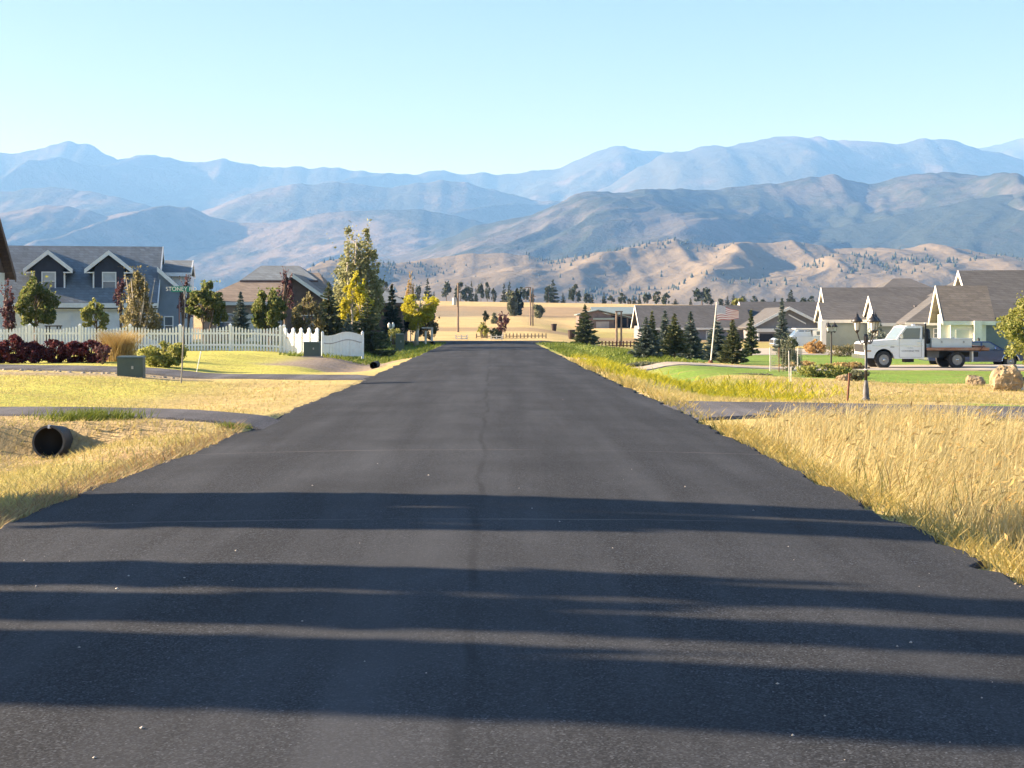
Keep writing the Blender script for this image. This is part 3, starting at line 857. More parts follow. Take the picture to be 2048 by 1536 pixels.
L_BLUE = leafmat("needle_blue", [(0.07, 0.10, 0.085), (0.11, 0.145, 0.125), (0.19, 0.22, 0.18), (0.065, 0.095, 0.07)], 0.12, 0.7)
L_DARK = leafmat("needle_dark", [(0.018, 0.032, 0.022), (0.03, 0.048, 0.028), (0.045, 0.065, 0.035)], 0.1, 0.7)
L_GOLD = leafmat("plume_gold", [(0.42, 0.29, 0.10), (0.52, 0.38, 0.15), (0.36, 0.25, 0.10), (0.56, 0.44, 0.22)], 0.4)
L_ORANGE = leafmat("bush_orange", [(0.48, 0.28, 0.10), (0.56, 0.36, 0.14), (0.42, 0.27, 0.11), (0.52, 0.41, 0.20)], 0.4)
L_SAGE = leafmat("leaf_sage", [(0.12, 0.14, 0.085), (0.18, 0.20, 0.12), (0.24, 0.25, 0.16), (0.10, 0.12, 0.06)])
L_PINE = leafmat("pine_far", [(0.03, 0.048, 0.03), (0.05, 0.07, 0.04), (0.075, 0.09, 0.05)], 0.1, 0.8)

# ================================================================ BUILDINGS
M_WHITE = pmat("trim_white", (0.78, 0.78, 0.76), 0.6, 0.06, 3)
M_CREAM = pmat("trim_cream", (0.76, 0.73, 0.65), 0.65, 0.06, 3)
M_NAVY = pmat("siding_navy", (0.030, 0.038, 0.062), 0.7, 0.15, 4, bump=0.1)
M_PALE = pmat("wall_pale", (0.74, 0.76, 0.78), 0.75, 0.06, 2)
M_GREYBLUE = pmat("siding_greyblue", (0.20, 0.25, 0.31), 0.75, 0.08, 2)
M_SAGEWALL = pmat("wall_sage", (0.25, 0.285, 0.26), 0.8, 0.07, 2, bump=0.1)
M_TANWALL = pmat("wall_tan", (0.40, 0.31, 0.24), 0.8, 0.12, 2)
M_BROWNWALL = pmat("wall_brown", (0.13, 0.085, 0.065), 0.8, 0.2, 3)
M_GREYWALL = pmat("gable_grey", (0.21, 0.205, 0.22), 0.8, 0.1, 3)
R_SLATE = shinglemat("roof_slate", (0.165, 0.195, 0.215))
R_BROWN = shinglemat("roof_brown", (0.23, 0.185, 0.145))
R_GREY = shinglemat("roof_greybrown", (0.098, 0.097, 0.097))
R_ENTRY = shinglemat("roof_entry", (0.14, 0.125, 0.11))
R_DARK = shinglemat("roof_darkbrown", (0.10, 0.06, 0.045))
M_GLASS = glassmat()
M_BLIND = pmat("window_blind", (0.45, 0.47, 0.48), 0.5, 0.1, 5)
M_DARKIN = pmat("opening_shade", (0.02, 0.02, 0.022), 0.9, 0.2, 2)  # near-black colour stands for shade inside openings
M_METAL_ROOF = pmat("metal_roof_green", (0.30, 0.36, 0.33), 0.45, 0.08, 2, metal=0.3)


def gable_roof(root, x0, x1, y0, y1, ze, zr, roof, trim, over=0.35, ox=0.35, th=0.16, ends=(True, True), name="roof"):
    """ridge along x, two thick slabs, bargeboards and fascia as sub-parts"""
    yr = (y0 + y1) / 2
    sl = (zr - ze) / (yr - y0)
    ya, yb = y0 - over, y1 + over
    za = ze - sl * over
    m = MB()
    m.prism_x([(ya, za), (yr, zr), (yr, zr + th), (ya, za + th)], x0 - ox, x1 + ox)
    m.prism_x([(yr, zr), (yb, za), (yb, za + th), (yr, zr + th)], x0 - ox, x1 + ox)
    r = m.build(name, roof, root)
    for e, on in zip((0, 1), ends):
        if not on: continue
        xx = (x0 - ox - 0.05, x0 - ox) if e == 0 else (x1 + ox, x1 + ox + 0.05)
        b = MB()
        b.prism_x([(ya - .02, za - 0.14), (yr, zr - 0.14), (yr, zr + th + .015), (ya - .02, za + th + .015)], *xx)
        b.prism_x([(yr, zr - 0.14), (yb + .02, za - 0.14), (yb + .02, za + th + .015), (yr, zr + th + .015)], *xx)
        b.build("bargeboard", trim, r)
    MB().box(x0 - ox, x1 + ox, ya - 0.045, ya - 0.003, za - 0.12, za + th - 0.02).build("fascia", trim, r)
    return r


def gable_walls(root, x0, x1, y0, y1, zb, ze, zr, wall, gable=None, name="wall"):
    """box walls; the triangles of the gable ends are a part of their own when their colour differs"""
    MB().box(x0, x1, y0, y1, zb, ze).build(name, wall, root)
    yr = (y0 + y1) / 2
    m = MB()
    m.prism_x([(y0, ze), (y1, ze), (yr, zr - 0.02)], x0 + 0.004, x1 - 0.004)
    m.build("gable_wall", gable or wall, root)


def window(root, x0, x1, y, z0, z1, frame=None, panes=2, pane=None, name="window", out=0.05, fr=0.07, axis='x'):
    """window in a wall that faces -y: frame part with pane sub-parts"""
    frame = frame or M_WHITE; pane = pane or M_GLASS
    m = MB()
    m.box(x0, x0 + fr, y - out, y + 0.04, z0, z1); m.box(x1 - fr, x1, y - out, y + 0.04, z0, z1)
    m.box(x0 + fr, x1 - fr, y - out, y + 0.04, z1 - fr, z1); m.box(x0 + fr, x1 - fr, y - out, y + 0.04, z0, z0 + fr)
    zm = (z0 + z1) / 2
    if panes == 2: m.box(x0 + fr, x1 - fr, y - out * 0.7, y + 0.04, zm - fr * 0.35, zm + fr * 0.35)
    w = m.build(name, frame, root)
    if panes == 2:
        MB().box(x0 + fr, x1 - fr, y - 0.01, y + 0.02, zm + fr * 0.35, z1 - fr).build("pane", M_BLIND if pane is None else pane, w)
        MB().box(x0 + fr, x1 - fr, y - 0.004, y + 0.02, z0 + fr, zm - fr * 0.35).build("pane", M_GLASS, w)
    else:
        MB().box(x0 + fr, x1 - fr, y - 0.01, y + 0.02, z0 + fr, z1 - fr).build("pane", pane, w)
    return w


# ---- blue-grey dormer house behind the picket fence
TH = math.radians(9)
hb = empty("dormer_house", (-30.2, 87.6, 0), "dark blue house with two white-trimmed dormers and pale garage wall behind picket fence", "house", rz=TH)
ZR, ZE = 6.2, 2.75
gable_walls(hb, 0, 9.62, 0.25, 8.75, -0.2, ZE + 0.15, ZR - 0.25, M_PALE, M_NAVY)
gable_roof(hb, 0, 9.62, 0, 9.0, ZE, ZR, R_SLATE, M_WHITE, 0.3, 0.12, 0.18)
MB().box(-0.1, 9.72, 0.06, 0.245, ZE - 0.42, ZE - 0.08).build("frieze", M_NAVY, hb)
MB().box(-0.1, 9.72, 0.02, 0.058, ZE - 0.5, ZE - 0.42).build("trim", M_WHITE, hb)
for gx0, gx1 in ((0.5, 4.6), (5.0, 9.2)):
    g = MB(); g.box(gx0, gx1, 0.19, 0.247, -0.1, 2.1)
    g = g.build("garage_door", M_PALE, hb)
    for k in range(4):
        MB().box(gx0 + 0.04, gx1 - 0.04, 0.165, 0.187, -0.05 + 0.54 * k, 0.45 + 0.54 * k).build("panel", M_PALE, g)
for lx, blind in ((3.14, True), (6.75, True)):
    d = MB(); y0 = 0.95
    d.prism_y([(lx - 0.9, 3.2), (lx + 0.9, 3.2), (lx + 0.9, 4.85), (lx, 5.72), (lx - 0.9, 4.85)], y0, 4.3)
    dw = d.build("dormer", M_NAVY, hb)
    rf = MB(); sl = (5.95 - 4.72) / 1.42
    for s in (-1, 1):
        P = [(lx, 5.78), (lx + s * 1.42, 4.62), (lx + s * 1.42, 4.76), (lx, 5.92)]
        if s > 0: P = P[::-1]
        rf.prism_y(P, y0 - 0.32, 4.45)
    rf.build("dormer_roof", R_SLATE, dw)
    tr = MB()
    for s in (-1, 1):
        P = [(lx, 5.66), (lx + s * 1.46, 4.50), (lx + s * 1.46, 4.775), (lx, 5.945)]
        if s > 0: P = P[::-1]
        tr.prism_y(P, y0 - 0.37, y0 - 0.325)
        tr.box(lx + s * 0.94 - 0.045, lx + s * 0.94 + 0.045, y0 - 0.05, y0 + 0.03, 3.3, 4.62)
        tr.box(min(lx + s * 0.9, lx + s * 1.4), max(lx + s * 0.9, lx + s * 1.4), y0 - 0.3, y0 - 0.02, 4.53, 4.6)
    tr.build("trim", M_WHITE, dw)
    window(hb, lx - 0.43, lx + 0.43, y0 - 0.012, 3.45, 4.62, M_WHITE, 2, M_BLIND)
# right wing: white wall, low roof, sloping rake
MB().box(9.62, 11.5, 4.2, 9.0, -0.2, 4.55).build("wall", M_PALE, hb)
gable_roof(hb, 9.9, 11.35, 4.0, 9.0, 4.65, 5.45, R_SLATE, M_WHITE, 0.25, 0.2, 0.14)
MB().prism_y([(9.63, -0.2), (11.0, -0.2), (11.0, 3.55), (9.63, 4.75)], 1.6, 4.19).build("side_wall", M_GREYBLUE, hb)
s_ = MB(); s_.prism_y([(9.62, 4.78), (11.4, 3.22), (11.4, 3.38), (9.62, 4.94)], 1.3, 4.4); s_.build("side_roof", R_SLATE, hb)
s_ = MB(); s_.prism_y([(9.62, 4.66), (11.43, 3.08), (11.43, 3.39), (9.62, 4.97)], 1.24, 1.296); s_.build("trim", M_WHITE, hb)
window(hb, 10.0, 10.6, 1.6, 0.7, 1.9, M_WHITE, 2)

# ---- brown gabled house at the picture edge
h0_ = empty("brown_house", (-40.05, 80.6, 0), "steep dark brown roofed house with cream wall beside the dormer house", "house", rz=math.radians(-4))
gable_walls(h0_, 0, 11.2, 0, 5.0, -0.2, 4.4, 7.6, M_CREAM, M_BROWNWALL)
gable_roof(h0_, 0, 11.2, 0, 5.0, 4.5, 8.0, R_DARK, M_BROWNWALL, 0.35, 0.5, 0.22)
MB().box(8.2, 10.8, -1.6, -0.01, -0.2, 2.6).build("porch", M_CREAM, h0_)
s_ = MB(); s_.prism_x([(-2.1, 2.5), (0.0, 3.5), (0.0, 3.66), (-2.1, 2.66)], 7.8, 11.4); s_.build("porch_roof", R_DARK, h0_)
window(h0_, 9.0, 10.2, -1.61, 0.6, 1.9, M_WHITE, 2)

# ---- brown hip-roofed house
hh = empty("hip_roof_house", (W(532, 640, 98)[0], 98, 0), "long low house with broad tan hip roof behind green garden trees", "house")


def hip_roof(root, x0, x1, y0, y1, ze, zr, roof, trim, hip=None, over=0.4, name="roof", th=0.14, hipr=None):
    d = (y1 - y0) / 2; hl = d if hip is None else hip; hr = hl if hipr is None else hipr
    x0 -= over; x1 += over; ya = y0 - over; yb = y1 + over; ym = (y0 + y1) / 2
    base = [(x0, ya, ze), (x1, ya, ze), (x1, yb, ze), (x0, yb, ze)]
    top = [(p[0], p[1], ze + th) for p in base]
    rd = [(x0 + hl + over, ym, zr), (x1 - hr - over, ym, zr)]
    v = base + top + rd
    m = MB(); m.add(v, [(3, 2, 1, 0), (0, 1, 5, 4), (1, 2, 6, 5), (2, 3, 7, 6), (3, 0, 4, 7), (4, 5, 9, 8), (6, 7, 8, 9), (5, 6, 9), (7, 4, 8)])
    r = m.build(name, roof, root)
    MB().box(x0 - 0.03, x1 + 0.03, ya - 0.05, ya - 0.004, ze - 0.1, ze + th - 0.02).build("fascia", trim, r)
    return r


sx = 98 / F
MB().box(-4.4, 4.2, 0.4, 9.6, -0.2, 2.75).build("wall", M_TANWALL, hh)
hip_roof(hh, -4.5, 4.2, 0.2, 9.8, 2.75, 5.0, R_BROWN, M_CREAM, hip=3.2, hipr=1.2)
hip_roof(hh, -2.2, 3.0, 3.4, 8.6, 4.3, 5.55, R_SLATE, M_BROWNWALL, hip=0.9, over=0.1, hipr=1.6)
# gabled wing turned to the road
MB().box(1.4, 4.7, -1.6, 0.39, -0.2, 2.7).build("wing_wall", M_BROWNWALL, hh)
w_ = MB()
w_.prism_y([(0.9, 2.6), (2.0, 4.6), (2.0, 4.75), (0.8, 2.6)], -2.0, 4.0)
w_.prism_y([(2.0, 4.6), (5.3, 2.3), (5.3, 2.46), (2.0, 4.75)], -2.0, 4.0)
w_ = w_.build("wing_roof", R_BROWN, hh)
t_ = MB(); t_.prism_y([(2.0, 4.5), (5.32, 2.18), (5.32, 2.47), (2.0, 4.77)], -2.06, -2.005); t_.build("bargeboard", M_CREAM, w_)
MB().prism_y([(1.4, 2.7), (4.7, 2.7), (2.05, 4.55)], -1.55, 0.3).build("gable_wall", M_BROWNWALL, hh)
hip_roof(hh, 4.6, 9.2, 2.0, 10.0, 2.7, 4.25, R_SLATE, M_BROWNWALL, hip=2.6, over=0.3)
MB().box(4.6, 9.0, 2.4, 9.6, -0.2, 2.7).build("wall", M_BROWNWALL, hh)
window(hh, -3.4, -2.2, 0.4, 0.9, 2.1, M_WHITE, 2); window(hh, 0.1, 1.0, 0.4, 0.9, 2.1, M_WHITE, 2); window(hh, 2.5, 3.6, -1.6, 0.8, 2.0, M_CREAM, 2)
MB().box(-1.4, -0.4, 0.33, 0.395, -0.1, 2.05).build("door", M_CREAM, hh)

# ---- sage house with stepped gables, right
hr = empty("stepped_gable_house", (38.0, 112, -1.15), "large sage green house with stepped cream gables and grey-brown roofs behind white truck", "house", rz=math.radians(-7))
OX, OY, OZ = 38.0, 112.0, -1.15


HRZ = math.radians(-7)


def hloc(X, Y):
    """world place -> the house's own turned axes"""
    c, s = math.cos(-HRZ), math.sin(-HRZ)
    dx, dy = X - OX, Y - OY
    return dx * c - dy * s, dx * s + dy * c


def blk(px0, Y0, depth, length, yr_px, ye_px, wall, roof, trim=M_CREAM, over=0.3, ox=0.3, ends=(True, False), zb=-0.4):
    """gable block whose sunlit end faces left: front-left corner at px0 on distance Y0"""
    yr = Y0 + depth / 2
    zr = W(0, yr_px, yr)[2] - OZ; ze = W(0, ye_px, Y0 - over)[2] - OZ + 0.1
    x0, y0 = hloc((px0 - CX) * Y0 / F, Y0)
    gable_walls(hr, x0, x0 + length, y0, y0 + depth, zb, ze, zr - 0.12, wall, M_CREAM)
    gable_roof(hr, x0, x0 + length, y0, y0 + depth, ze, zr - 0.16, roof, trim, over, ox, 0.16, ends)
    return x0, y0, ze, zr


blk(1660, 128.0, 9.0, 15.0, 575, 640, M_SAGEWALL, R_GREY)
blk(1650, 122.0, 6.0, 8.0, 605, 642, M_SAGEWALL, R_GREY, ox=0.25)
blk(1756, 115.0, 8.0, 6.0, 592, 648, M_SAGEWALL, R_GREY, ox=0.2)
# tall main roof: dark slope to the road, narrow sunlit hip to the left
zr_ = W(0, 541, 117)[2] - OZ; ze_ = W(0, 648, 110)[2] - OZ
qx, qy = hloc((1818 - CX) * 110.3 / F, 110.3)
MB().box(qx + 0.5, qx + 18, qy + 0.3, qy + 13.7, -0.4, ze_ + 0.05).build("wall", M_SAGEWALL, hr)
qD = qy
hip_roof(hr, qx, qx + 26, qy, qy + 14, ze_, zr_, R_GREY, M_CREAM, hip=6.2, over=0.3)
zr_ = W(0, 557, 143)[2] - OZ; ze_ = W(0, 582, 140)[2] - OZ
qx, qy = hloc((1765 - CX) * 139.0 / F, 139.0)
hip_roof(hr, qx, qx + 4.8, qy, qy + 8, ze_, zr_, R_GREY, M_CREAM, hip=1.6, over=0.2)
MB().box(qx + 0.2, qx + 4.6, qy + 0.4, qy + 7.6, -0.4, ze_).build("wall", M_SAGEWALL, hr)
# near right wing with the tall cream gable
xF, yF, zeF, zrF = blk(1960, 101.0, 10.0, 20.0, 541, 640, M_SAGEWALL, R_GREY, ox=0.5)
# entry gable standing before it
xG, yG, zeG, zrG = blk(1901, 97.0, 4.6, max(1.5, 2.3), 571, 641, M_CREAM, R_ENTRY, ox=0.55)
MB().box(xG + 0.35, xG + 1.2, yG - 0.05, yG - 0.004, -0.3, 2.15).build("door", pmat("door_pale", (0.55, 0.56, 0.48), 0.6, 0.05, 3), hr)
MB().box(xG + 1.45, xG + 1.95, yG - 0.5, yG - 0.01, -0.3, zeG - 0.12).build("column", M_CREAM, hr)
MB().box(xG - 0.62, xG - 0.02, yG + 0.2, yG + 1.2, -0.3, zeG + 0.3).build("column", M_CREAM, hr)
M_LANT = pmat("iron_black", (0.015, 0.015, 0.016), 0.5, 0.2, 8)
for xx, yy in ((xG + 1.7, yG - 0.6), (xG + 0.15, yG - 0.12)):
    s_ = MB(); s_.lathe([(0.03, 0), (0.09, 0.05), (0.08, 0.2), (0.02, 0.28)], 6, (xx, yy, 1.35)); s_.build("wall_lantern", M_LANT, hr)
wx, wy = hloc(W(1868, 0, 110)[0], 110.0)
cx0, cy0 = hloc((1756 - CX) * 115.0 / F, 115.0)
window(hr, wx, wx + 0.85, qD + 0.3, W(0, 677, 110)[2] - OZ, W(0, 656, 110)[2] - OZ, M_WHITE, 2)
window(hr, cx0 + 1.2, cx0 + 2.3, cy0, 0.9, 1.9, M_WHITE, 2)
# vents on the roofs
for vx, vy, vz in ((cx0 + 3.2, cy0 + 2.2, W(0, 618, 117)[2] - OZ), (xF + 4.5, yF + 2.4, W(0, 592, 103)[2] - OZ), (xF + 9.0, yF + 2.6, W(0, 588, 103)[2] - OZ)):
    MB().lathe([(0.07, -0.5), (0.07, 0.22), (0.11, 0.23), (0.11, 0.28)], 8, (vx, vy, vz)).build("roof_vent", M_GREYWALL, hr)
# lit porch pillar at the garage corner
px_, py_ = hloc((1641 - CX) * 121.5 / F, 121.3)
MB().box(px_, px_ + 0.42, py_, py_ + 0.6, -0.3, W(0, 642, 121.5)[2] - OZ).build("pillar", M_CREAM, hr)

# ---- long low house with garage gable, far right
OX2, OY2, OZ2 = 27.0, 168.0, -1.4
hl = empty("long_house", (OX2, OY2, OZ2), "long low grey-brown roofed house with white-edged garage gable behind spruces", "house")


def s2(px, Yd): return (px - CX) * Yd / F - OX2
def z2(py, Yd): return W(0, py, Yd)[2] - OZ2


MB().box(s2(1283, 168), s2(1500, 168), 0, 9, -0.3, z2(652, 168)).build("wall", M_GREYWALL, hl)
gable_roof(hl, s2(1281, 168), s2(1502, 168), 0, 9, z2(654, 168), z2(613, 172.5), R_GREY, M_CREAM, 0.4, 0.2, 0.16, (True, False))
MB().box(s2(1500, 170), s2(1640, 170), 2, 12, -0.3, z2(650, 170)).build("wall", M_GREYWALL, hl)
gable_roof(hl, s2(1496, 170), s2(1662, 170), 2, 12, z2(650, 170), z2(606, 175), R_GREY, M_CREAM, 0.4, 0.2, 0.16, (True, False))
# garage gable facing the camera
gx0, gx1, gxm = s2(1510, 160), s2(1648, 160), s2(1577, 160)
gze, gzr = z2(652, 160), z2(617, 160)
m_ = MB(); m_.prism_y([(gx0, -0.3), (gx1, -0.3), (gx1, gze), (gxm, gzr), (gx0, gze)], -8, 4.0); m_.build("garage_wall", M_GREYWALL, hl)
r_ = MB()
r_.prism_y([(gx0 - 0.6, gze - 0.28), (gxm, gzr + 0.02), (gxm, gzr + 0.18), (gx0 - 0.6, gze - 0.12)], -8.5, 6)
r_.prism_y([(gxm, gzr + 0.02), (gx1 + 0.6, gze - 0.28), (gx1 + 0.6, gze - 0.12), (gxm, gzr + 0.18)], -8.5, 6)
r_ = r_.build("garage_roof", R_GREY, hl)
b_ = MB()
b_.prism_y([(gx0 - 0.62, gze - 0.42), (gxm, gzr - 0.12), (gxm, gzr + 0.2), (gx0 - 0.62, gze - 0.10)], -8.58, -8.505)
b_.prism_y([(gxm, gzr - 0.12), (gx1 + 0.62, gze - 0.42), (gx1 + 0.62, gze - 0.10), (gxm, gzr + 0.2)], -8.58, -8.505)
b_.build("bargeboard", M_WHITE, r_)
b_ = MB(); b_.prism_y([(gxm + 0.0, gzr - 0.75), (gxm + 1.9, gzr - 1.75), (gxm + 1.9, gzr - 1.6), (gxm + 0.0, gzr - 0.6)], -8.12, -8.01); b_.build("gable_trim", M_WHITE, hl)
MB().box(gx0 - 0.3, gx1 + 0.3, -8.25, -8.01, z2(664, 160), z2(657, 160)).build("beam", M_WHITE, hl)
MB().box(gx0 + 0.5, gx0 + 3.4, -8.06, -8.005, -0.3, z2(668, 160)).build("garage_shade_panel", M_DARKIN, hl)  # solid panel; the garage's inner shade is put into its colour
for q in (gx0 + 0.35, gx0 + 3.5):
    MB().box(q - 0.1, q + 0.1, -8.16, -8.0, -0.3, z2(666, 160)).build("door_post", M_WHITE, hl)
window(hl, s2(1412, 168), s2(1428, 168), 0, z2(682, 168), z2(662, 168), M_WHITE, 2)
window(hl, s2(1330, 168), s2(1350, 168), 0, z2(682, 168), z2(662, 168), M_WHITE, 2)

# ---- open metal barn beyond the junction
OB = (W(1232, 640, 230)[0], 230.0, 0.4)
bn = empty("open_barn", OB, "open-fronted brown barn with pale green metal roof beyond the junction", "barn")


def s3(px, Yd=230.0): return (px - CX) * Yd / F - OB[0]
def z3(py, Yd=230.0): return W(0, py, Yd)[2] - OB[2]


M_RUSTMETAL = pmat("barn_brown", (0.15, 0.11, 0.095), 0.7, 0.25, 1.5)
m_ = MB(); m_.prism_y([(s3(1158), -0.4), (s3(1230), -0.4), (s3(1230), z3(636)), (s3(1196), z3(621)), (s3(1158), z3(630))], 0, 8); m_.build("wall", M_RUSTMETAL, bn)
r_ = MB()
r_.prism_y([(s3(1154), z3(630.5)), (s3(1196), z3(620.5)), (s3(1196), z3(618.8)), (s3(1154), z3(628.6))], -0.4, 8.4)
r_.prism_y([(s3(1196), z3(620.5)), (s3(1268), z3(637)), (s3(1268), z3(635.2)), (s3(1196), z3(618.8))], -0.4, 8.4)
r_.build("roof", M_METAL_ROOF, bn)
m_ = MB(); m_.prism_y([(s3(1230), z3(655)), (s3(1266), z3(655)), (s3(1266), z3(637.5)), (s3(1230), z3(631))], 3, 8); m_.build("bay_shade_block", M_DARKIN, bn)  # solid block coloured near black for the shade inside the bay
for k in (1230, 1243, 1255, 1266):
    MB().box(s3(k) - 0.1, s3(k) + 0.1, 0.0, 0.2, -0.4, z3(634)).build("post", M_RUSTMETAL, bn)
MB().box(s3(1186), s3(1229), -0.35, -0.01, z3(639.5), z3(636)).build("awning", M_METAL_ROOF, bn)
MB().box(s3(1192), s3(1218), -0.12, -0.01, -0.4, z3(643)).build("door", pmat("barn_door", (0.30, 0.29, 0.29), 0.6, 0.15, 1), bn)
bk = empty("green_roof_shed", (W(1250, 640, 262)[0], 262.0, 0.8), "long shed with pale green metal roof behind the open barn", "shed")
m_ = MB(); m_.box(-5.5, 6.5, 0, 7, -0.4, 1.9); m_.build("wall", M_RUSTMETAL, bk)
m_ = MB(); m_.prism_x([(-0.5, 1.85), (3.6, 3.1), (3.6, 3.25), (-0.5, 2.0)], -6, 7); m_.prism_x([(3.6, 3.1), (7.6, 1.85), (7.6, 2.0), (3.6, 3.25)], -6, 7); m_.build("roof", M_METAL_ROOF, bk)

# ================================================================ TREES AND PLANTS
# ---- trees of the left gardens
tree("maple_tree", "round-headed green maple before the dormer house, nearest the brown house", 72, 75, 546, 50, L_GREEN, 'egg', 654, 6566, 0.100, seed=21)
tree("maple_tree", "small pale green tree between maple and white-barked birch clump", 192, 76, 598, 31, L_YGREEN, 'egg', 660, 2845, 0.089, seed=22)
tree("birch_clump", "olive brown multi-stemmed birch clump with loose crown before dormer house", 272, 72, 536, 52, L_OLIVE, 'flame', 692, 7004, 0.077, stems=5, spread=0.55, bark=M_BARK_PALE, seed=23, blobs=60, blob_r=0.2, sparse_twigs=60, lean=0.06)
tree("plum_tree", "thin purple-leaved tree behind the birch clump", 243, 79, 555, 16, L_PURPLE, 'egg', 631, 641, 0.077, seed=24, blobs=18)
tree("plum_tree", "reddish purple tree beside the brown house at the picture edge", 16, 74, 560, 16, L_PURPLE, 'egg', 666, 1282, 0.089, seed=25)
tree("maple_tree", "green tree with bronze tips just beside the street sign", 414, 76, 564, 46, L_GREEN, 'egg', 646, 5690, 0.094, seed=26, stems=2, spread=0.3)
tree("plum_tree", "purple twiggy tree behind the street sign post", 372, 80, 552, 18, L_PURPLE, 'flame', 642, 598, 0.077, seed=27, blobs=20, stems=2, spread=0.5)
conifer("spruce_tree", "slender blue spruce between two green garden trees", 481, 84, 584, 24, L_BLUE, seed=28, h0=0.18)
tree("maple_tree", "dense round dark green tree left of the purple-red tree", 538, 75, 578, 44, L_GREEN, 'round', 662, 7441, 0.094, seed=29, stems=3, spread=0.3)
tree("plum_tree", "tall thin red-purple tree standing over the tan hip roof", 571, 84, 536, 20, L_PURPLE, 'flame', 620, 926, 0.089, seed=30, blobs=20, sparse_twigs=16)
tree("olive_tree", "grey green airy tree by the end of the picket fence", 617, 76, 586, 36, L_OLIVE, 'egg', 674, 3720, 0.083, seed=31, stems=2, spread=0.3)
conifer("spruce_tree", "grey green spruce just left of the tall poplar", 657, 79, 566, 40, L_SPRUCE, seed=32, h0=0.05, power=0.75)
tree("poplar_tree", "tall silvery green poplar bent by wind, highest of the garden trees", 714, 84, 444, 50, L_POPLAR, 'egg', 655, 10500, 0.105, stems=4, spread=0.45, bark=M_BARK_PALE, seed=33, blobs=44, blob_r=0.26, fill=0.1, sparse_twigs=40, wind=(0.7, 0, 0.5), leaders=[(-14, 444, 26, 640), (24, 458, 27, 620), (-28, 500, 26, 655), (34, 510, 26, 655), (4, 462, 36, 655), (4, 520, 44, 655)])
tree("aspen_tree", "bright yellow aspen in front of the tall poplar", 712, 80, 545, 36, L_YELLOW, 'flame', 642, 5168, 0.089, stems=2, spread=0.3, bark=M_BARK_PALE, seed=34, blobs=40, blob_r=0.24)
conifer("spruce_tree", "dense dark green spruce below the yellow aspen", 735, 76, 596, 52, L_SPRUCE, seed=35, h0=0.03, whorls=20, per=11)
conifer("spruce_tree", "low bluish spruce directly behind white wavy fence panel", 696, 75, 628, 27, L_BLUE, seed=36, h0=0.04)
conifer("spruce_tree", "dark blackish spruce between tall poplar and yellow roadside tree", 784, 97, 570, 26, L_DARK, seed=37, h0=0.02, per=12, dens=1.4)
tree("juniper_tree", "dark spreading evergreen behind the yellow roadside tree", 800, 104, 598, 36, L_DARK, 'round', 696, 6688, 0.130, seed=38)
tree("poplar_tree", "bare thin-topped young poplar behind yellow roadside tree", 821, 108, 545, 11, L_GOLD, 'flame', 617, 790, 0.071, bark=M_BARK_PALE, seed=39, blobs=16, trunk_r=0.05)
tree("aspen_tree", "yellow autumn tree with pale trunk at the road end", 832, 98, 580, 44, L_YELLOW, 'vase', 662, 6992, 0.100, bark=M_BARK_PALE, seed=40, trunk_r=0.14, blobs=46, blob_r=0.25, lean=0.12)
tree("maple_tree", "dull green tree leaning behind the yellow roadside tree", 851, 101, 610, 28, L_OLIVE, 'round', 678, 3283, 0.107, seed=41)
bush("clipped_bush", "rounded yellow green clipped bush by the green utility box at road end", 790, 92, 656, 19, L_YGREEN, 1500, 0.06, 42)
# ---- planting by the side road
for i, (px, top, hw, lab) in enumerate([(-6, 684, 24, "first"), (28, 678, 27, "second"), (68, 683, 27, "third"), (108, 680, 27, "fourth"), (148, 684, 25, "fifth"), (182, 683, 28, "sixth")]):
    bush("barberry_bush", "dark red barberry bush, %s from the picture edge in the hedge row" % lab, px, 49.8, top - 4, hw * 1.1, L_RED, 3400, 0.06, 60 + i, group="red barberry hedge by the side road", kind='round' if i % 2 else 'egg', blobs=34, blob_r=0.36)
bush("evergreen_bush", "rounded yellow green bush with dark shaded side beside street sign", 327, 46.5, 680, 42, L_YGREEN, 4200, 0.06, 70, blobs=34)
tree("oak_sapling", "low dark spreading twig bush between hedge and green box", 205, 48.5, 688, 22, L_PURPLE, 'vase', 737, 370, 0.059, seed=71, cat="shrub", blobs=14)

# ---- right side: spruces round the flagpole
SPR = [(1292, 72.5, 633, 34, L_BLUE, "wide blue green spruce, foremost and leftmost of the flagpole spruces"),
       (1304, 78, 622, 22, L_SPRUCE, "thin-topped spruce rising behind the leftmost flagpole spruce"),
       (1330, 80, 619, 24, L_BLUE, "blue spruce behind the two front flagpole spruces"),
       (1349, 73, 627, 31, L_SPRUCE, "yellow green spruce with bare stem foot, second in the flagpole group"),
       (1381, 76, 622, 27, L_BLUE, "narrow blue green spruce, left neighbour of the flagpole"),
       (1434, 82, 633, 34, L_BLUE, "blue spruce directly behind the flag"),
       (1465, 71, 637, 31, L_SPRUCE, "green spruce with visible trunk, right of the flagpole"),
       (1502, 100, 620, 17, L_SPRUCE, "slender spruce before the garage of the long house"),
       (1564, 112, 598, 17, L_BLUE, "tall slim blue spruce before the white-edged gable"),
       (1170, 106, 609, 27, L_SPRUCE, "lone spruce at the junction before the open barn")]
for i, (px, Yd, top, hw, mt, lab) in enumerate(SPR):
    conifer("spruce_tree", lab, px, Yd, top, hw, mt, seed=80 + i, h0=0.09 if i != 3 else 0.2, group="young spruces on the lawns", whorls=20, per=13)
tree("ash_sapling", "staked leafy sapling inside wire cage by the gravel path", 1578, 57, 668, 24, L_SAGE, 'egg', 741, 2736, 0.053, seed=95, trunk_r=0.025, bark=M_BARK_PALE)
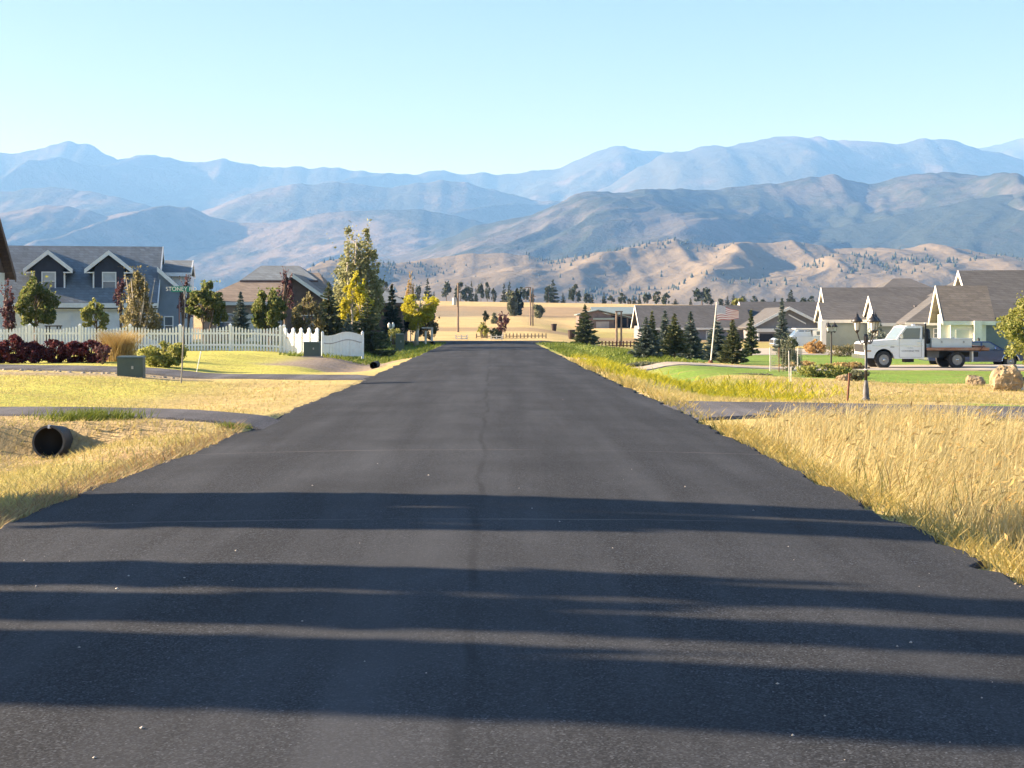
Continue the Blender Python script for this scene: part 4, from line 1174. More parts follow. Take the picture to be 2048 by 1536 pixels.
tree("maple_tree", "leafy tree cut off by the right picture edge near blue car", 2062, 59, 585, 66, L_YGREEN, 'round', 726, 7879, 0.083, seed=96, stems=2, spread=0.3, blobs=70, blob_r=0.24)
bush("orange_bush", "tall orange autumn bush beside the pillar of the sage house", 1630, 108, 674, 22, L_ORANGE, 1500, 0.11, 97, kind='egg')
bush("juniper_bush", "dark blue juniper against the sage wall behind lamp heads", 1752, 112, 634, 20, L_BLUE, 1000, 0.13, 98, kind='egg')
bush("sage_bush", "grey green bush at the foot of the triple lamp post", 1716, 46, 738, 26, L_SAGE, 800, 0.06, 99, kind='vase')
for i, (px, Yd, top, hw, mt, lab) in enumerate([(1690, 98, 690, 40, L_OLIVE, "low brown shrub row under the sage garage wall"), (1740, 96, 688, 26, L_GOLD, "low straw coloured shrub just before the white truck"), (1500, 50, 752, 40, L_SAGE, "grey green weed clump before the flower strip"), (1650, 51, 728, 60, L_YGREEN, "wide yellow green weed bank left of lamp post"), (1600, 66, 722, 34, L_GOLD, "golden tall weeds beside the caged sapling"), (1690, 62, 724, 44, L_GOLD, "golden tall weeds round the foot of the double lamp"), (1290, 64, 724, 38, L_SAGE, "grey weeds under the leftmost flagpole spruce")]):
    bush("weed_clump", lab, px, Yd, top, hw, mt, 1500, 0.07, 110 + i, blobs=40, blob_r=0.4, depth=0.5)
# ---- beyond the junction
tree("plum_tree", "purple round-headed small tree alone beyond the junction", 1006, 120, 624, 15, L_PURPLE, 'round', 662, 997, 0.094, seed=120, bark=M_BARK_PALE)
tree("young_pine", "thin little tree with lollipop top beyond the junction", 971, 135, 622, 8, L_DARK, 'egg', 642, 486, 0.083, seed=121)
bush("evergreen_bush", "small yellow green bush under the lollipop tree", 966, 124, 645, 11, L_YGREEN, 420, 0.13, 122)
bush("juniper_bush", "flat dark juniper left of the purple tree", 992, 121, 655, 15, L_DARK, 600, 0.12, 123)
tree("willow_tree", "stout grey green willow halfway up the golden field", 1025, 300, 585, 13, L_SAGE, 'column', 634, 1500, 0.5, seed=124)
tree("willow_shade_crown", "dark crown added for the shaded side of the grey willow", 1036, 306, 577, 10, L_DARK, 'egg', 634, 800, 0.5, seed=125)  # separate dark crown stands for the willow's shaded side
bush("thicket", "grey thicket on the brown bank near the double pole", 1077, 290, 611, 12, L_SAGE, 500, 0.45, 126)
bush("field_shrub", "small dark pointed shrub on the field bank", 989, 200, 626, 9, L_SAGE, 300, 0.25, 127, kind='cone')
tree("poplar_tree", "yellow green poplars' crown showing over the long house roof", 1476, 260, 600, 22, L_YGREEN, 'column', 630, 900, 0.4, seed=128)

# ---- pines along the far field edge: four kinds of crown, copied
def pine_proto(seed, kind):
    r = np.random.default_rng(seed)
    if kind == 'cone':
        v, f = conifer_arrays(r, 1.0, 0.30, 0.06, 11, 8, 0.2, 0.075, 1.0, 0.7)
    else:
        p, _ = crown_points(r, 420, 'round' if kind == 'round' else 'egg', 0.16, 1.0, 0.34, 0.34, 16, 0.42)
        v, f = leaf_cards(p, 0.085, r)
    cm = np_mesh("crown", v, f, 4); cm.materials.append(L_PINE)
    tm = bpy.data.meshes.new("trunk"); b = MB().tube([(0, 0, -0.05), (0, 0, 0.8)], [0.03, 0.008], 6)
    tm.from_pydata(b.v, [], b.f); tm.materials.append(M_BARK)
    return cm, tm


PROTO = [pine_proto(201, 'cone'), pine_proto(202, 'round'), pine_proto(203, 'egg'), pine_proto(204, 'cone'), pine_proto(205, 'egg')]
PINES = [(752, 562, 9), (770, 566, 9), (838, 572, 8), (855, 560, 11), (868, 584, 5), (893, 563, 10), (921, 567, 12), (934, 572, 9), (943, 565, 8), (952, 578, 6), (962, 567, 8), (975, 567, 6), (987, 578, 6), (1008, 570, 10), (1019, 566, 11), (1052, 577, 9), (1063, 590, 6), (1097, 572, 10), (1106, 562, 16), (1126, 588, 8), (1142, 576, 6), (1152, 571, 10), (1173, 587, 9), (1184, 589, 6), (1208, 586, 7), (1223, 592, 8), (1244, 588, 9), (1258, 598, 5), (1268, 592, 7), (1279, 590, 6), (1294, 587, 9), (1313, 585, 10), (1332, 587, 10), (1351, 600, 10), (1381, 598, 6), (1404, 576, 18), (1418, 590, 10), (1440, 598, 7), (1455, 594, 8), (1467, 591, 9), (1487, 593, 8), (1508, 594, 8), (1526, 599, 6), (1550, 597, 8), (1582, 582, 15), (1606, 596, 8), (1622, 594, 8), (1660, 592, 7)]
ORD = {1: "1st", 2: "2nd", 3: "3rd"}
for i, (px, top, hw) in enumerate(PINES):
    Yd = 470 + 60 * ((i * 37) % 11) / 11.0
    x = (px - CX) * Yd / F
    zb = Z(x, Yd)
    H = W(px, top, Yd)[2] - zb + 0.6
    cm, tm = PROTO[(i * 3 + 1) % 5]
    n = i + 1
    o_ = "%d%s" % (n, "th" if 10 <= n % 100 <= 20 else {1: "st", 2: "nd", 3: "rd"}.get(n % 10, "th"))
    root = empty("pine_tree", (x, Yd, zb - 0.3), "dark pine on the far golden field edge, %s counted from the left" % o_, "tree", "pines along the far field edge", rz=i * 1.7)
    ws = hw * Yd / F / 0.36
    root.scale = (ws, ws, H)
    for me_, nm in ((tm, "trunk"), (cm, "crown")):
        o = bpy.data.objects.new(nm, me_); COL.objects.link(o); o.parent = root

# ---- shadow-casting poplars beside the road, outside the picture: upright strands with slits of light between them
def strand_poplar(label, x, y, strands, seed):
    r = np.random.default_rng(seed)
    zb = Z(x, y)
    root = empty("lombardy_poplar", (x, y, zb - 0.02), label, "tree", "poplars that shade the road")
    P = []; m = MB()
    for (dy, w, h0, h1) in strands:
        n = int(1500 * (h1 - h0) * w / 0.3)
        t = r.random(n)
        ww = w * 0.78 * (0.5 + 0.7 * fbm(t * 5 + dy * 7, t * 0 + seed, seed, 3)) * np.clip(np.minimum(t * 7, (1 - t) * 3.2), 0.12, 1)
        a = r.random(n) * 6.283; q = np.sqrt(r.random(n))
        sway = 0.06 * (fbm(t * 2.5 + dy * 3, t * 0 + 4.0, seed + 3, 2) - 0.5)
        P.append(np.stack([np.cos(a) * q * 0.5 + 0.3 * r.normal(size=n), dy + sway + np.sin(a) * q * ww, h0 + (h1 - h0) * t], 1))
        m.tube([(0, dy * 0.3, 0.0), (0, dy * 0.8, h0 + 0.3), (0, dy, h1 * 0.7), (0, dy, h1 * 0.97)], [0.07, 0.05, 0.03, 0.01], 6)
    pts = np.concatenate(P); pts[:, 2] = np.clip(pts[:, 2], 0.1, None)
    v, f = leaf_cards(pts, 0.13, r)
    m.build("trunk", M_BARK, root, fix=False)
    link_mesh("crown", np_mesh("crown", v, f, 4), L_GREEN, root)


XS = -13.0
TZ = lambda xr: (xr - XS) * math.tan(SUN_EL)            # height whose shadow falls at road position xr
for i, (yc, strands) in enumerate([
        (11.80, [(0.72, 0.34, 0.4, TZ(3.4)), (0.30, 0.14, TZ(-6), TZ(-0.6)), (-0.12, 0.26, 0.3, TZ(4.6)), (-0.55, 0.30, 0.6, TZ(4.0)), (0.38, 0.12, TZ(0.5), TZ(3.6)), (-0.95, 0.10, TZ(-3), TZ(0.5))]),
        (8.66, [(0.20, 0.13, 0.4, TZ(1.2)), (-0.04, 0.16, 0.8, TZ(4.2)), (-0.24, 0.12, 0.4, TZ(5.0))]),
        (7.62, [(0.20, 0.12, 0.5, TZ(0.2)), (-0.02, 0.16, 0.4, TZ(4.6)), (-0.22, 0.12, 0.4, TZ(3.0)), (0.38, 0.04, TZ(-1.6), TZ(0.8))]),
        (6.30, [(0.50, 0.11, 0.4, TZ(0.2)), (0.24, 0.13, 0.4, TZ(3.8)), (-0.04, 0.15, 0.4, TZ(5.0)), (-0.32, 0.14, 0.4, TZ(4.0)), (-0.52, 0.07, TZ(-3), TZ(2.5)), (0.12, 0.08, TZ(-2), TZ(2))])]):
    strand_poplar("narrow roadside poplar out of view, %s in the row casting road shadows" % ["farthest", "third", "second", "nearest"][i], XS, yc - XS * math.tan(SUN_AHEAD), strands, 140 + i)

# ---- woods scattered over the near hills (far-off, one mass)
def hill_trees():
    r = np.random.default_rng(77)
    XG, YG, ZG = terrA
    V = []; Fc = []; k = 0
    rows, cols = XG.shape
    n = 0
    while n < 1150:
        i = r.integers(30, 150); j = r.integers(2, cols - 2)
        x, y, z = XG[i, j], YG[i, j], ZG[i, j]
        d = vnoise(x / 260.0, y / 160.0, 91)
        gully = ZG[i, j] < 0.5 * (ZG[i, max(0, j - 6)] + ZG[i, min(cols - 1, j + 6)])
        px = CX + x / y * F
        keep = (0.03 if d < 0.58 else 0.8) * (1.0 if gully else 0.4)
        if 680 < px < 1300: keep *= 1.6
        if not (-200 < px < 2250) or r.random() > keep: continue
        h = 4 + 7 * r.random(); w = h * (0.24 + 0.12 * r.random())
        a = r.random() * 6
        m = 6
        ring = [(x + w * math.cos(a + q * 6.283 / m) * (0.7 + 0.6 * r.random()), y + w * math.sin(a + q * 6.283 / m), z + h * 0.12) for q in range(m)]
        ring2 = [(x + 0.62 * w * math.cos(a + .5 + q * 6.283 / m), y + 0.62 * w * math.sin(a + .5 + q * 6.283 / m), z + h * (0.5 + 0.12 * r.random())) for q in range(m)]
        V += ring + ring2 + [(x, y, z + h), (x, y, z - 1)]
        for q in range(m):
            q2 = (q + 1) % m
            Fc += [(k + q, k + q2, k + m + q), (k + q2, k + m + q2, k + m + q), (k + m + q, k + m + q2, k + 2 * m), (k + q2, k + q, k + 2 * m + 1)]
        k += 2 * m + 2; n += 1
    me = np_mesh("hillside_woods", np.array(V), np.array(Fc), 3)
    tag(link_mesh("hillside_woods", me, L_PINE), "scattered dark trees over the dry tan hills", "woods", kind="stuff")


hill_trees()

# ================================================================ GRASS
G_GOLD = leafmat("grass_gold", [(0.56, 0.47, 0.21), (0.62, 0.54, 0.28), (0.48, 0.39, 0.16), (0.66, 0.59, 0.35)], 0.5)
G_DRY = leafmat("grass_dry", [(0.50, 0.42, 0.17), (0.56, 0.48, 0.21), (0.42, 0.39, 0.12), (0.47, 0.37, 0.18)], 0.45)
G_GREEN = leafmat("grass_green", [(0.10, 0.16, 0.025), (0.17, 0.22, 0.035), (0.26, 0.28, 0.05), (0.13, 0.19, 0.03)], 0.35)
G_RUST = leafmat("weed_rust", [(0.36, 0.22, 0.11), (0.48, 0.36, 0.17), (0.26, 0.18, 0.11), (0.44, 0.38, 0.18), (0.34, 0.31, 0.11)], 0.3)
G_FLOWER = leafmat("weed_flower", [(0.50, 0.44, 0.02), (0.36, 0.36, 0.04), (0.60, 0.52, 0.03), (0.22, 0.26, 0.04)], 0.35)


def scatter(n, x0, x1, y0, y1, r, dens=None):
    """points over the ground, more of them near the camera"""
    k = int(n * 3)
    u = r.random(k)
    y = 1 / (1 / y0 + u * (1 / y1 - 1 / y0)) if y0 > 0 else y0 + (y1 - y0) * u
    x = x0 + (x1 - x0) * r.random(k)
    keep = np.ones(k, bool)
    off = (x > np.interp(y, *ROAD_L) - 0.05) & (x < np.interp(y, *ROAD_R) + 0.05)
    keep &= ~off
    keep &= (np.abs(x / y) < 0.55) | (np.abs(x) < 9)
    if dens is not None: keep &= r.random(k) < dens(x, y)
    return np.stack([x, y], 1)[keep][:n]


def grass_obj(name, label, xy, h, w, lean, mat, seed, wind=(0.3, 0.0), seg=3, curl=0.4, gust=0.0):
    r = np.random.default_rng(seed)
    V, Fq = blades(xy, h, w, lean, r, seg, curl, wind, gust)
    o = link_mesh(name, np_mesh(name, V, Fq, 4), mat)
    return tag(o, label, "grass", kind="stuff")


r = np.random.default_rng(300)
# tall golden grass right of the road
def d_tall(x, y):
    edge = x - np.interp(y, *ROAD_R)
    e = sstep(0.25, 1.0, edge) * (1 - sstep(22.2, 23.6, y)) * (0.35 + 0.65 * sstep(0.30, 0.5, fbm(x * 0.45, y * 0.45, 310, 3)))
    return e
xy = scatter(110000, 3.2, 17, 6.0, 23.8, r, d_tall)
edge = xy[:, 0] - np.interp(xy[:, 1], *ROAD_R)
h = (0.20 + 0.50 * sstep(0.2, 1.6, edge)) * (1 - 0.70 * sstep(2.6, 4.4, edge) * sstep(13, 17, xy[:, 1])) * (1 - 0.45 * sstep(20.0, 23.0, xy[:, 1])) * (0.35 + 0.85 * r.random(len(xy))) * (0.35 + 1.2 * fbm(xy[:, 0] * 0.7, xy[:, 1] * 0.7, 311, 3))
grass_obj("tall_grass", "tall golden dry grass leaning in wind on the right verge", xy, h, 0.0025 + 0.00035 * xy[:, 1] + 0.003 * r.random(len(xy)), 0.36, G_GOLD, 312, wind=(0.38, 0.05), gust=0.8)
# taller single stems, and a scatter of green and reddish weeds between them
k2 = r.choice(len(xy), 2600, replace=False)
grass_obj("grass_stems", "thin taller pale stems standing out of the tall golden grass", xy[k2], h[k2] * (1.25 + 0.5 * r.random(2600)), 0.003 + 0.00025 * xy[k2, 1], 0.25, L_GOLD, 313, wind=(0.35, 0.0), gust=0.5)
def d_gw(x, y):
    e = x - np.interp(y, *ROAD_R)
    return sstep(0.2, 0.6, e) * (1 - sstep(2.2, 4.5, e)) * sstep(0.52, 0.62, fbm(x * 0.9, y * 0.5, 315, 3))
q = scatter(2600, 3.2, 9, 6.5, 20, r, d_gw)
grass_obj("green_weeds", "olive green weed stalks mixed into the tall golden grass", q, 0.18 + 0.34 * r.random(len(q)), 0.004 + 0.0005 * q[:, 1], 0.5, leafmat("weed_olive", [(0.20, 0.21, 0.06), (0.30, 0.28, 0.08), (0.38, 0.24, 0.11), (0.26, 0.26, 0.09)], 0.35), 316, wind=(0.15, 0), seg=3)
# seed heads
k = r.choice(len(xy), 9000, replace=False)
hp = np.stack([xy[k, 0] + 0.42 * h[k] * 0.9, xy[k, 1] + 0.05 * h[k], gz(xy[k, 0], xy[k, 1]) + h[k] * 0.92], 1) + r.normal(size=(len(k), 3)) * [0.05, 0.05, 0.02]
v, f = leaf_cards(hp, 0.02, r, stretch=4.5, wind=(0.9, 0.1, 0.6))
tag(link_mesh("grass_plumes", np_mesh("grass_plumes", v, f, 4), L_GOLD), "pale feathery seed heads over the tall golden grass", "grass", kind="stuff")
# green and yellow weeds along the right edge
def d_edge(x, y):
    edge = x - np.interp(y, *ROAD_R)
    return np.exp(-((edge - 0.22) / 0.28) ** 2) * (0.25 + 0.75 * sstep(0.42, 0.6, fbm(x * 0.8, y * 0.5, 320, 3)))
xy = scatter(26000, 3.1, 5.2, 6.0, 60, r, d_edge)
grass_obj("verge_weeds", "low yellow green weeds along the right road edge", xy, 0.05 + 0.17 * r.random(len(xy)), 0.004 + 0.0005 * xy[:, 1] + 0.003 * r.random(len(xy)), 0.8, G_FLOWER if False else leafmat("weed_mix", [(0.26, 0.25, 0.06), (0.50, 0.40, 0.14), (0.44, 0.34, 0.10), (0.54, 0.43, 0.18)], 0.35), 321, wind=(0.0, 0.0), seg=2)
# left verge
def d_left(x, y):
    edge = np.interp(y, *ROAD_L) - x
    return np.exp(-((edge - 0.12) / 0.30) ** 2) * (1 - sstep(20.5, 21.6, y))
xy = scatter(24000, -5.4, -3.4, 6.0, 21.4, r, d_left)
grass_obj("rusty_weeds", "rust brown dead weeds along the left road edge", xy, 0.04 + 0.13 * r.random(len(xy)), 0.004 + 0.0004 * xy[:, 1] + 0.004 * r.random(len(xy)), 0.9, G_RUST, 331, wind=(0.1, 0.0), seg=2)
def d_left2(x, y):
    edge = np.interp(y, *ROAD_L) - x
    path = sstep(0, 0.25, np.abs(y - (22.3 + (-3.6 - x) * 0.27)) - 1.1)
    return sstep(0.25, 0.6, edge) * path * (0.25 + 0.75 * sstep(0.35, 0.6, fbm(x * 0.5, y * 0.4, 340, 3)))
xy = scatter(85000, -14, -3.4, 8.5, 39, r, d_left2)
grass_obj("short_grass", "short dry yellow grass on the left verge and ditch", xy, 0.02 + 0.065 * r.random(len(xy)) * (1 + 0.8 * (xy[:, 1] < 21)), 0.008 + 0.006 * r.random(len(xy)) + xy[:, 1] * 0.0002, 0.9, G_DRY, 341, wind=(0.2, 0), seg=2)
# right: short grass between drive and lawns
def d_r2(x, y):
    return sstep(0.1, 0.5, x - np.interp(y, *ROAD_R)) * sstep(28.2, 28.6, y) * (1 - 0.93 * (x > 8.6) * (y < 30.6)) * (1 - 0.85 * (x > 10) * (y > 43)) * (0.3 + 0.7 * sstep(0.35, 0.6, fbm(x * 0.4, y * 0.4, 350, 3)))
xy = scatter(26000, 3.1, 18, 28.1, 48, r, d_r2)
grass_obj("dry_tufts", "dry tan grass tufts beyond the right driveway", xy, 0.03 + 0.10 * r.random(len(xy)), 0.014 + 0.01 * r.random(len(xy)), 0.8, G_DRY, 351, wind=(0.2, 0), seg=2)
# yellow flowering strip
def d_fl(x, y):
    c = 4.9 + 0.10 * (48 - y) * 0 + np.interp(y, [30, 34, 40, 46, 56, 66], [9.5, 8.6, 7.0, 5.4, 4.5, 4.0])* 0
    line = np.interp(y, [30, 33, 38, 44, 50, 58, 64], [6.2, 6.0, 6.4, 5.2, 4.5, 4.3, 4.2])
    return np.exp(-((x - line) / 1.1) ** 2) * (0.3 + 0.7 * sstep(0.35, 0.55, fbm(x * 0.6, y * 0.3, 360, 3)))
xy = scatter(9000, 3.4, 9.5, 32.5, 64, r, d_fl)
grass_obj("flowering_weeds", "bright yellow flowering weeds in the right ditch", xy, 0.10 + 0.22 * r.random(len(xy)), 0.025 + 0.02 * r.random(len(xy)), 0.7, G_FLOWER, 361, wind=(0.1, 0), seg=2)
# green roadside grass, both sides toward the junction
def d_far(x, y):
    return (np.abs(x) > 3.3) * (np.abs(x) < 9.5) * 0.8
xy = scatter(14000, -9.5, 9.5, 64, 104, r, d_far)
grass_obj("ditch_grass", "rank green grass in the ditches toward the junction", xy, 0.06 + 0.20 * r.random(len(xy)), 0.035 + 0.02 * r.random(len(xy)), 0.6, G_GREEN, 371, wind=(0.1, 0), seg=2)
# green tuft on the path edge, left
xy = np.stack([r.normal(-6.0, 0.32, 900), r.normal(21.6, 0.12, 900)], 1)
tag(grass_obj("green_tuft", None, xy, 0.10 + 0.16 * r.random(900), np.full(900, 0.014), 0.6, G_GREEN, 381, seg=2), "green grass tuft on the near edge of the left paved path", "grass", kind="stuff")
xy = np.stack([r.normal(-3.8, 0.12, 260), r.normal(21.15, 0.12, 260)], 1)
grass_obj("corner_weeds", "little green weeds where the left path meets the road", xy, 0.03 + 0.08 * r.random(260), np.full(260, 0.014), 0.8, G_GREEN, 382, seg=2)
# golden plume grass by the hedge
xg, yg = W(236, 0, 51)[0], 51.0
xy = np.stack([r.normal(xg, 0.22, 1500), r.normal(yg, 0.2, 1500)], 1)
o = grass_obj("plume_grass", "feathery golden ornamental grass clump beside the red hedge", xy, 0.75 + 0.55 * r.random(1500), np.full(1500, 0.02), 0.55, L_GOLD, 383, wind=(0.0, 0), seg=4, curl=0.9)
o["kind"] = "thing"; o["category"] = "grass"

# ---- loose stones: crumbled road edges and a few chips on the tarmac
def stones(n, seed, size, place):
    r = np.random.default_rng(seed)
    xy = place(r, n)
    onroad = (xy[:, 0] > np.interp(xy[:, 1], *ROAD_L)) & (xy[:, 0] < np.interp(xy[:, 1], *ROAD_R))
    u = (xy[:, 0] - np.interp(xy[:, 1], *ROAD_L)) / (np.interp(xy[:, 1], *ROAD_R) - np.interp(xy[:, 1], *ROAD_L))
    z = np.where(onroad, 0.035 + 0.06 * (1 - (2 * u - 1) ** 2), gz(xy[:, 0], xy[:, 1]))
    s = size * (0.4 + 1.2 * r.random(n) ** 2)
    base = np.array([(1, 0, 0), (0, 1, 0), (-1, 0, 0), (0, -1, 0), (0, 0, 0.8), (0, 0, -0.4)], float)
    V = base[None] * s[:, None, None] * (0.7 + 0.6 * r.random((n, 6, 1))) + np.stack([xy[:, 0], xy[:, 1], z + s * 0.25], 1)[:, None, :]
    Fi = np.array([(0, 1, 4), (1, 2, 4), (2, 3, 4), (3, 0, 4), (1, 0, 5), (2, 1, 5), (3, 2, 5), (0, 3, 5)])
    Fa = (Fi[None] + 6 * np.arange(n)[:, None, None]).reshape(-1, 3)
    return V.reshape(-1, 3), Fa


def edge_place(r, n):
    y = 1 / (1 / 5.5 + r.random(n) * (1 / 60 - 1 / 5.5)); left = r.random(n) < 0.5
    e = np.where(left, np.interp(y, *ROAD_L), np.interp(y, *ROAD_R)); o = -np.abs(r.normal(size=n)) * 0.07 + 0.10
    return np.stack([np.where(left, e + o * -1 - 0.05, e + o + 0.05), y], 1)


v, f = stones(2600, 401, 0.008, edge_place)
M_CHIP = leafmat("stone_chips", [(0.06, 0.058, 0.055), (0.14, 0.12, 0.10), (0.26, 0.22, 0.17), (0.10, 0.095, 0.09)], 0.0, 0.9)
tag(link_mesh("edge_gravel", np_mesh("edge_gravel", v, f, 3), M_CHIP), "loose gravel crumbs along both road edges", "gravel", kind="stuff")
v, f = stones(46, 402, 0.008, lambda r, n: np.stack([r.uniform(-3.2, 3.0, n), 1 / (1 / 5.0 + r.random(n) * (1 / 30 - 1 / 5.0))], 1))
tag(link_mesh("road_gravel", np_mesh("road_gravel", v, f, 3), pmat("stone_pale", (0.45, 0.42, 0.38), 0.9, 0.2, 5)), "few pale stone chips lying on the asphalt", "gravel", kind="stuff")

# ================================================================ FENCES, SIGNS, BOXES, LAMPS
M_VINYL = pmat("vinyl_white", (0.80, 0.81, 0.80), 0.45, 0.05, 4)
M_IRON = pmat("lamp_black", (0.022, 0.021, 0.022), 0.45, 0.3, 10, spec=0.6)
M_GALV = pmat("galvanised_post", (0.40, 0.41, 0.42), 0.45, 0.15, 8, metal=0.6)
M_UTIL = pmat("utility_green", (0.055, 0.085, 0.075), 0.5, 0.12, 3, dirt_shade=(0.12, 0.12, 0.10, 0.4))
M_WOODPOLE = pmat("pole_wood", (0.20, 0.15, 0.115), 0.9, 0.3, 3, bump=0.3)
M_RUSTY = pmat("rusty_iron", (0.14, 0.055, 0.03), 0.8, 0.35, 14)
M_STONE = pmat("stone_base", (0.33, 0.29, 0.24), 0.9, 0.2, 4, bump=0.4)


def local(mb, root):
    l = root.location
    mb.v = [(a - l[0], b - l[1], c - l[2]) for a, b, c in mb.v]
    return mb


def lettering(text, size, extrude, mat, parent, loc):
    fc = bpy.data.curves.new("lettering", 'FONT'); fc.body = text; fc.size = size; fc.extrude = extrude; fc.align_x = 'CENTER'; fc.align_y = 'CENTER'
    fo = bpy.data.objects.new("lettering_source", fc); COL.objects.link(fo)
    me = bpy.data.meshes.new_from_object(fo.evaluated_get(bpy.context.evaluated_depsgraph_get()))
    bpy.data.objects.remove(fo); bpy.data.curves.remove(fc)
    me.materials.clear()
    o = link_mesh("lettering", me, mat, parent, loc); o.rotation_euler = (math.pi / 2, 0, 0)
    return o


def share(name, mesh, parent, loc, scale=(1, 1, 1), rz=0.0):
    o = bpy.data.objects.new(name, mesh); COL.objects.link(o); o.parent = parent; o.location = loc; o.scale = scale; o.rotation_euler = (0, 0, rz)
    return o


def mesh_of(mb, name, mat, bevel=0.0):
    o = mb.build(name, mat, None, bevel=bevel)
    me = o.data; bpy.data.objects.remove(o)
    return me


# ---- white picket fence along the garden
FY = 68.0
fx0, fx1 = -26.4, (568 - CX) * FY / F
pf = empty("picket_fence", (fx0, FY, 0), "long white picket fence with scalloped top before the garden trees", "fence")
pk = MB(); pk.prism_y([(-0.04, 0.0), (0.04, 0.0), (0.04, 0.94), (0.0, 1.0), (-0.04, 0.94)], -0.012, 0.012); pk = mesh_of(pk, "picket", M_VINYL)
po = MB().box(-0.065, 0.065, -0.065, 0.065, 0, 0.93); po.add([(-.08, -.08, .93), (.08, -.08, .93), (.08, .08, .93), (-.08, .08, .93), (0, 0, 1.0)], [(0, 1, 4), (1, 2, 4), (2, 3, 4), (3, 0, 4), (3, 2, 1, 0)])
po = mesh_of(po, "post", M_VINYL)
span = 2.35; x = fx0; n_ = 0
while x < fx1 - 0.1:
    zb = Z(x, FY)
    share("post", po, pf, (x - fx0, 0, zb - 0.05), (1, 1, 1.36))
    xe = min(x + span, fx1)
    k = int((xe - x - 0.13) / 0.145)
    for j in range(k):
        xx = x + 0.14 + j * 0.145
        t = (xx - x) / span
        hgt = 1.02 + 0.17 * (abs(2 * t - 1) ** 1.6) + 0.01 * math.sin(j * 7.3 + n_)
        share("picket", pk, pf, (xx - fx0, -0.04, Z(xx, FY) + 0.03), (1, 1, hgt))
    x += span; n_ += 1
share("post", po, pf, (fx1 - fx0, 0, Z(fx1, FY) - 0.05), (1, 1, 1.42))
for zz in (0.24, 0.78):
    m_ = MB(); xs_ = np.linspace(fx0, fx1, 12)
    for a, b in zip(xs_[:-1], xs_[1:]):
        za, zb = Z(a, FY), Z(b, FY)
        m_.hexa([(a - fx0, -.02, za + zz), (b - fx0, -.02, zb + zz), (b - fx0, .025, zb + zz), (a - fx0, .025, za + zz), (a - fx0, -.02, za + zz + .09), (b - fx0, -.02, zb + zz + .09), (b - fx0, .025, zb + zz + .09), (a - fx0, .025, za + zz + .09)])
    m_.build("rail", M_VINYL, pf)

# ---- solid scalloped panels turned to the sun, then the wavy privacy panel
def solid_run(name, label, A, B, heights, zb, mat, nb, boards=True):
    root = empty(name, (A[0], A[1], zb), label, "fence", rz=math.atan2(B[1] - A[1], B[0] - A[0]))
    Ln = math.hypot(B[0] - A[0], B[1] - A[1])
    w = Ln / nb
    for i in range(nb):
        u0, u1 = i / nb, (i + 1) / nb
        h0, h1 = heights(u0), heights(u1); hm = heights((u0 + u1) / 2)
        MB().prism_y([(u0 * Ln + 0.004, 0), (u1 * Ln - 0.004, 0), (u1 * Ln - 0.004, h1), ((u0 + u1) / 2 * Ln, hm), (u0 * Ln + 0.004, h0)], -0.02, 0.02).build("board", mat, root)
    return root, Ln


A1 = (fx1 + 0.08, FY - 0.1); B1 = ((636 - CX) * 67.0 / F, 66.7)
zb_ = Z(A1[0], A1[1]) - 0.1
def scal(u):
    t = (u * 4) % 1.0
    return 0.98 + 0.30 * abs(2 * t - 1) ** 1.7
rt, Ln = solid_run("scalloped_panel", "white solid scalloped fence panels between picket fence and wavy panel", A1, B1, scal, zb_, M_VINYL, 14)
for k in range(5):
    share("post", po, rt, (Ln * k / 4, 0, -0.05), (0.9, 0.9, 1.36))
MB().box(0, Ln, -0.035, -0.022, 0.80, 0.86).build("rail", pmat("rail_tan", (0.45, 0.38, 0.33), 0.6, 0.1, 5), rt)
A2 = ((645 - CX) * 66.6 / F, 66.6); B2 = ((722 - CX) * 66.4 / F, 67.2)
zb_ = W(0, 713, 66.6)[2]
def wav(u): return 1.02 + 0.09 * math.cos((u - 0.63) * 2 * math.pi * 1.05) + 0.04 * (u > 0.97)
rt, Ln = solid_run("wavy_panel", "white privacy fence panel with wavy top by the road ditch", A2, B2, wav, zb_, M_VINYL, 12)
for u in (0, 1):
    share("post", po, rt, (Ln * u, 0, -0.12), (0.8, 0.8, 1.3))
m_ = MB()
for i in range(12):
    a, b = i / 12, (i + 1) / 12
    za, zb2 = wav(a) - 0.36, wav(b) - 0.36
    m_.hexa([(a * Ln, -.035, za), (b * Ln, -.035, zb2), (b * Ln, -.021, zb2), (a * Ln, -.021, za), (a * Ln, -.035, za + .035), (b * Ln, -.035, zb2 + .035), (b * Ln, -.021, zb2 + .035), (a * Ln, -.021, za + .035)])
m_.build("wavy_rail", pmat("swoosh_tan", (0.30, 0.27, 0.27), 0.6, 0.1, 5), rt)  # tan swoosh line running across the panel
m_ = MB()
for i in range(12):
    a, b = i / 12, (i + 1) / 12
    za, zb2 = wav(a) - 0.005, wav(b) - 0.005
    m_.hexa([(a * Ln, -.035, za), (b * Ln, -.035, zb2), (b * Ln, .035, zb2), (a * Ln, .035, za), (a * Ln, -.035, za + .03), (b * Ln, -.035, zb2 + .03), (b * Ln, .035, zb2 + .03), (a * Ln, .035, za + .03)])
m_.build("top_cap", M_VINYL, rt)


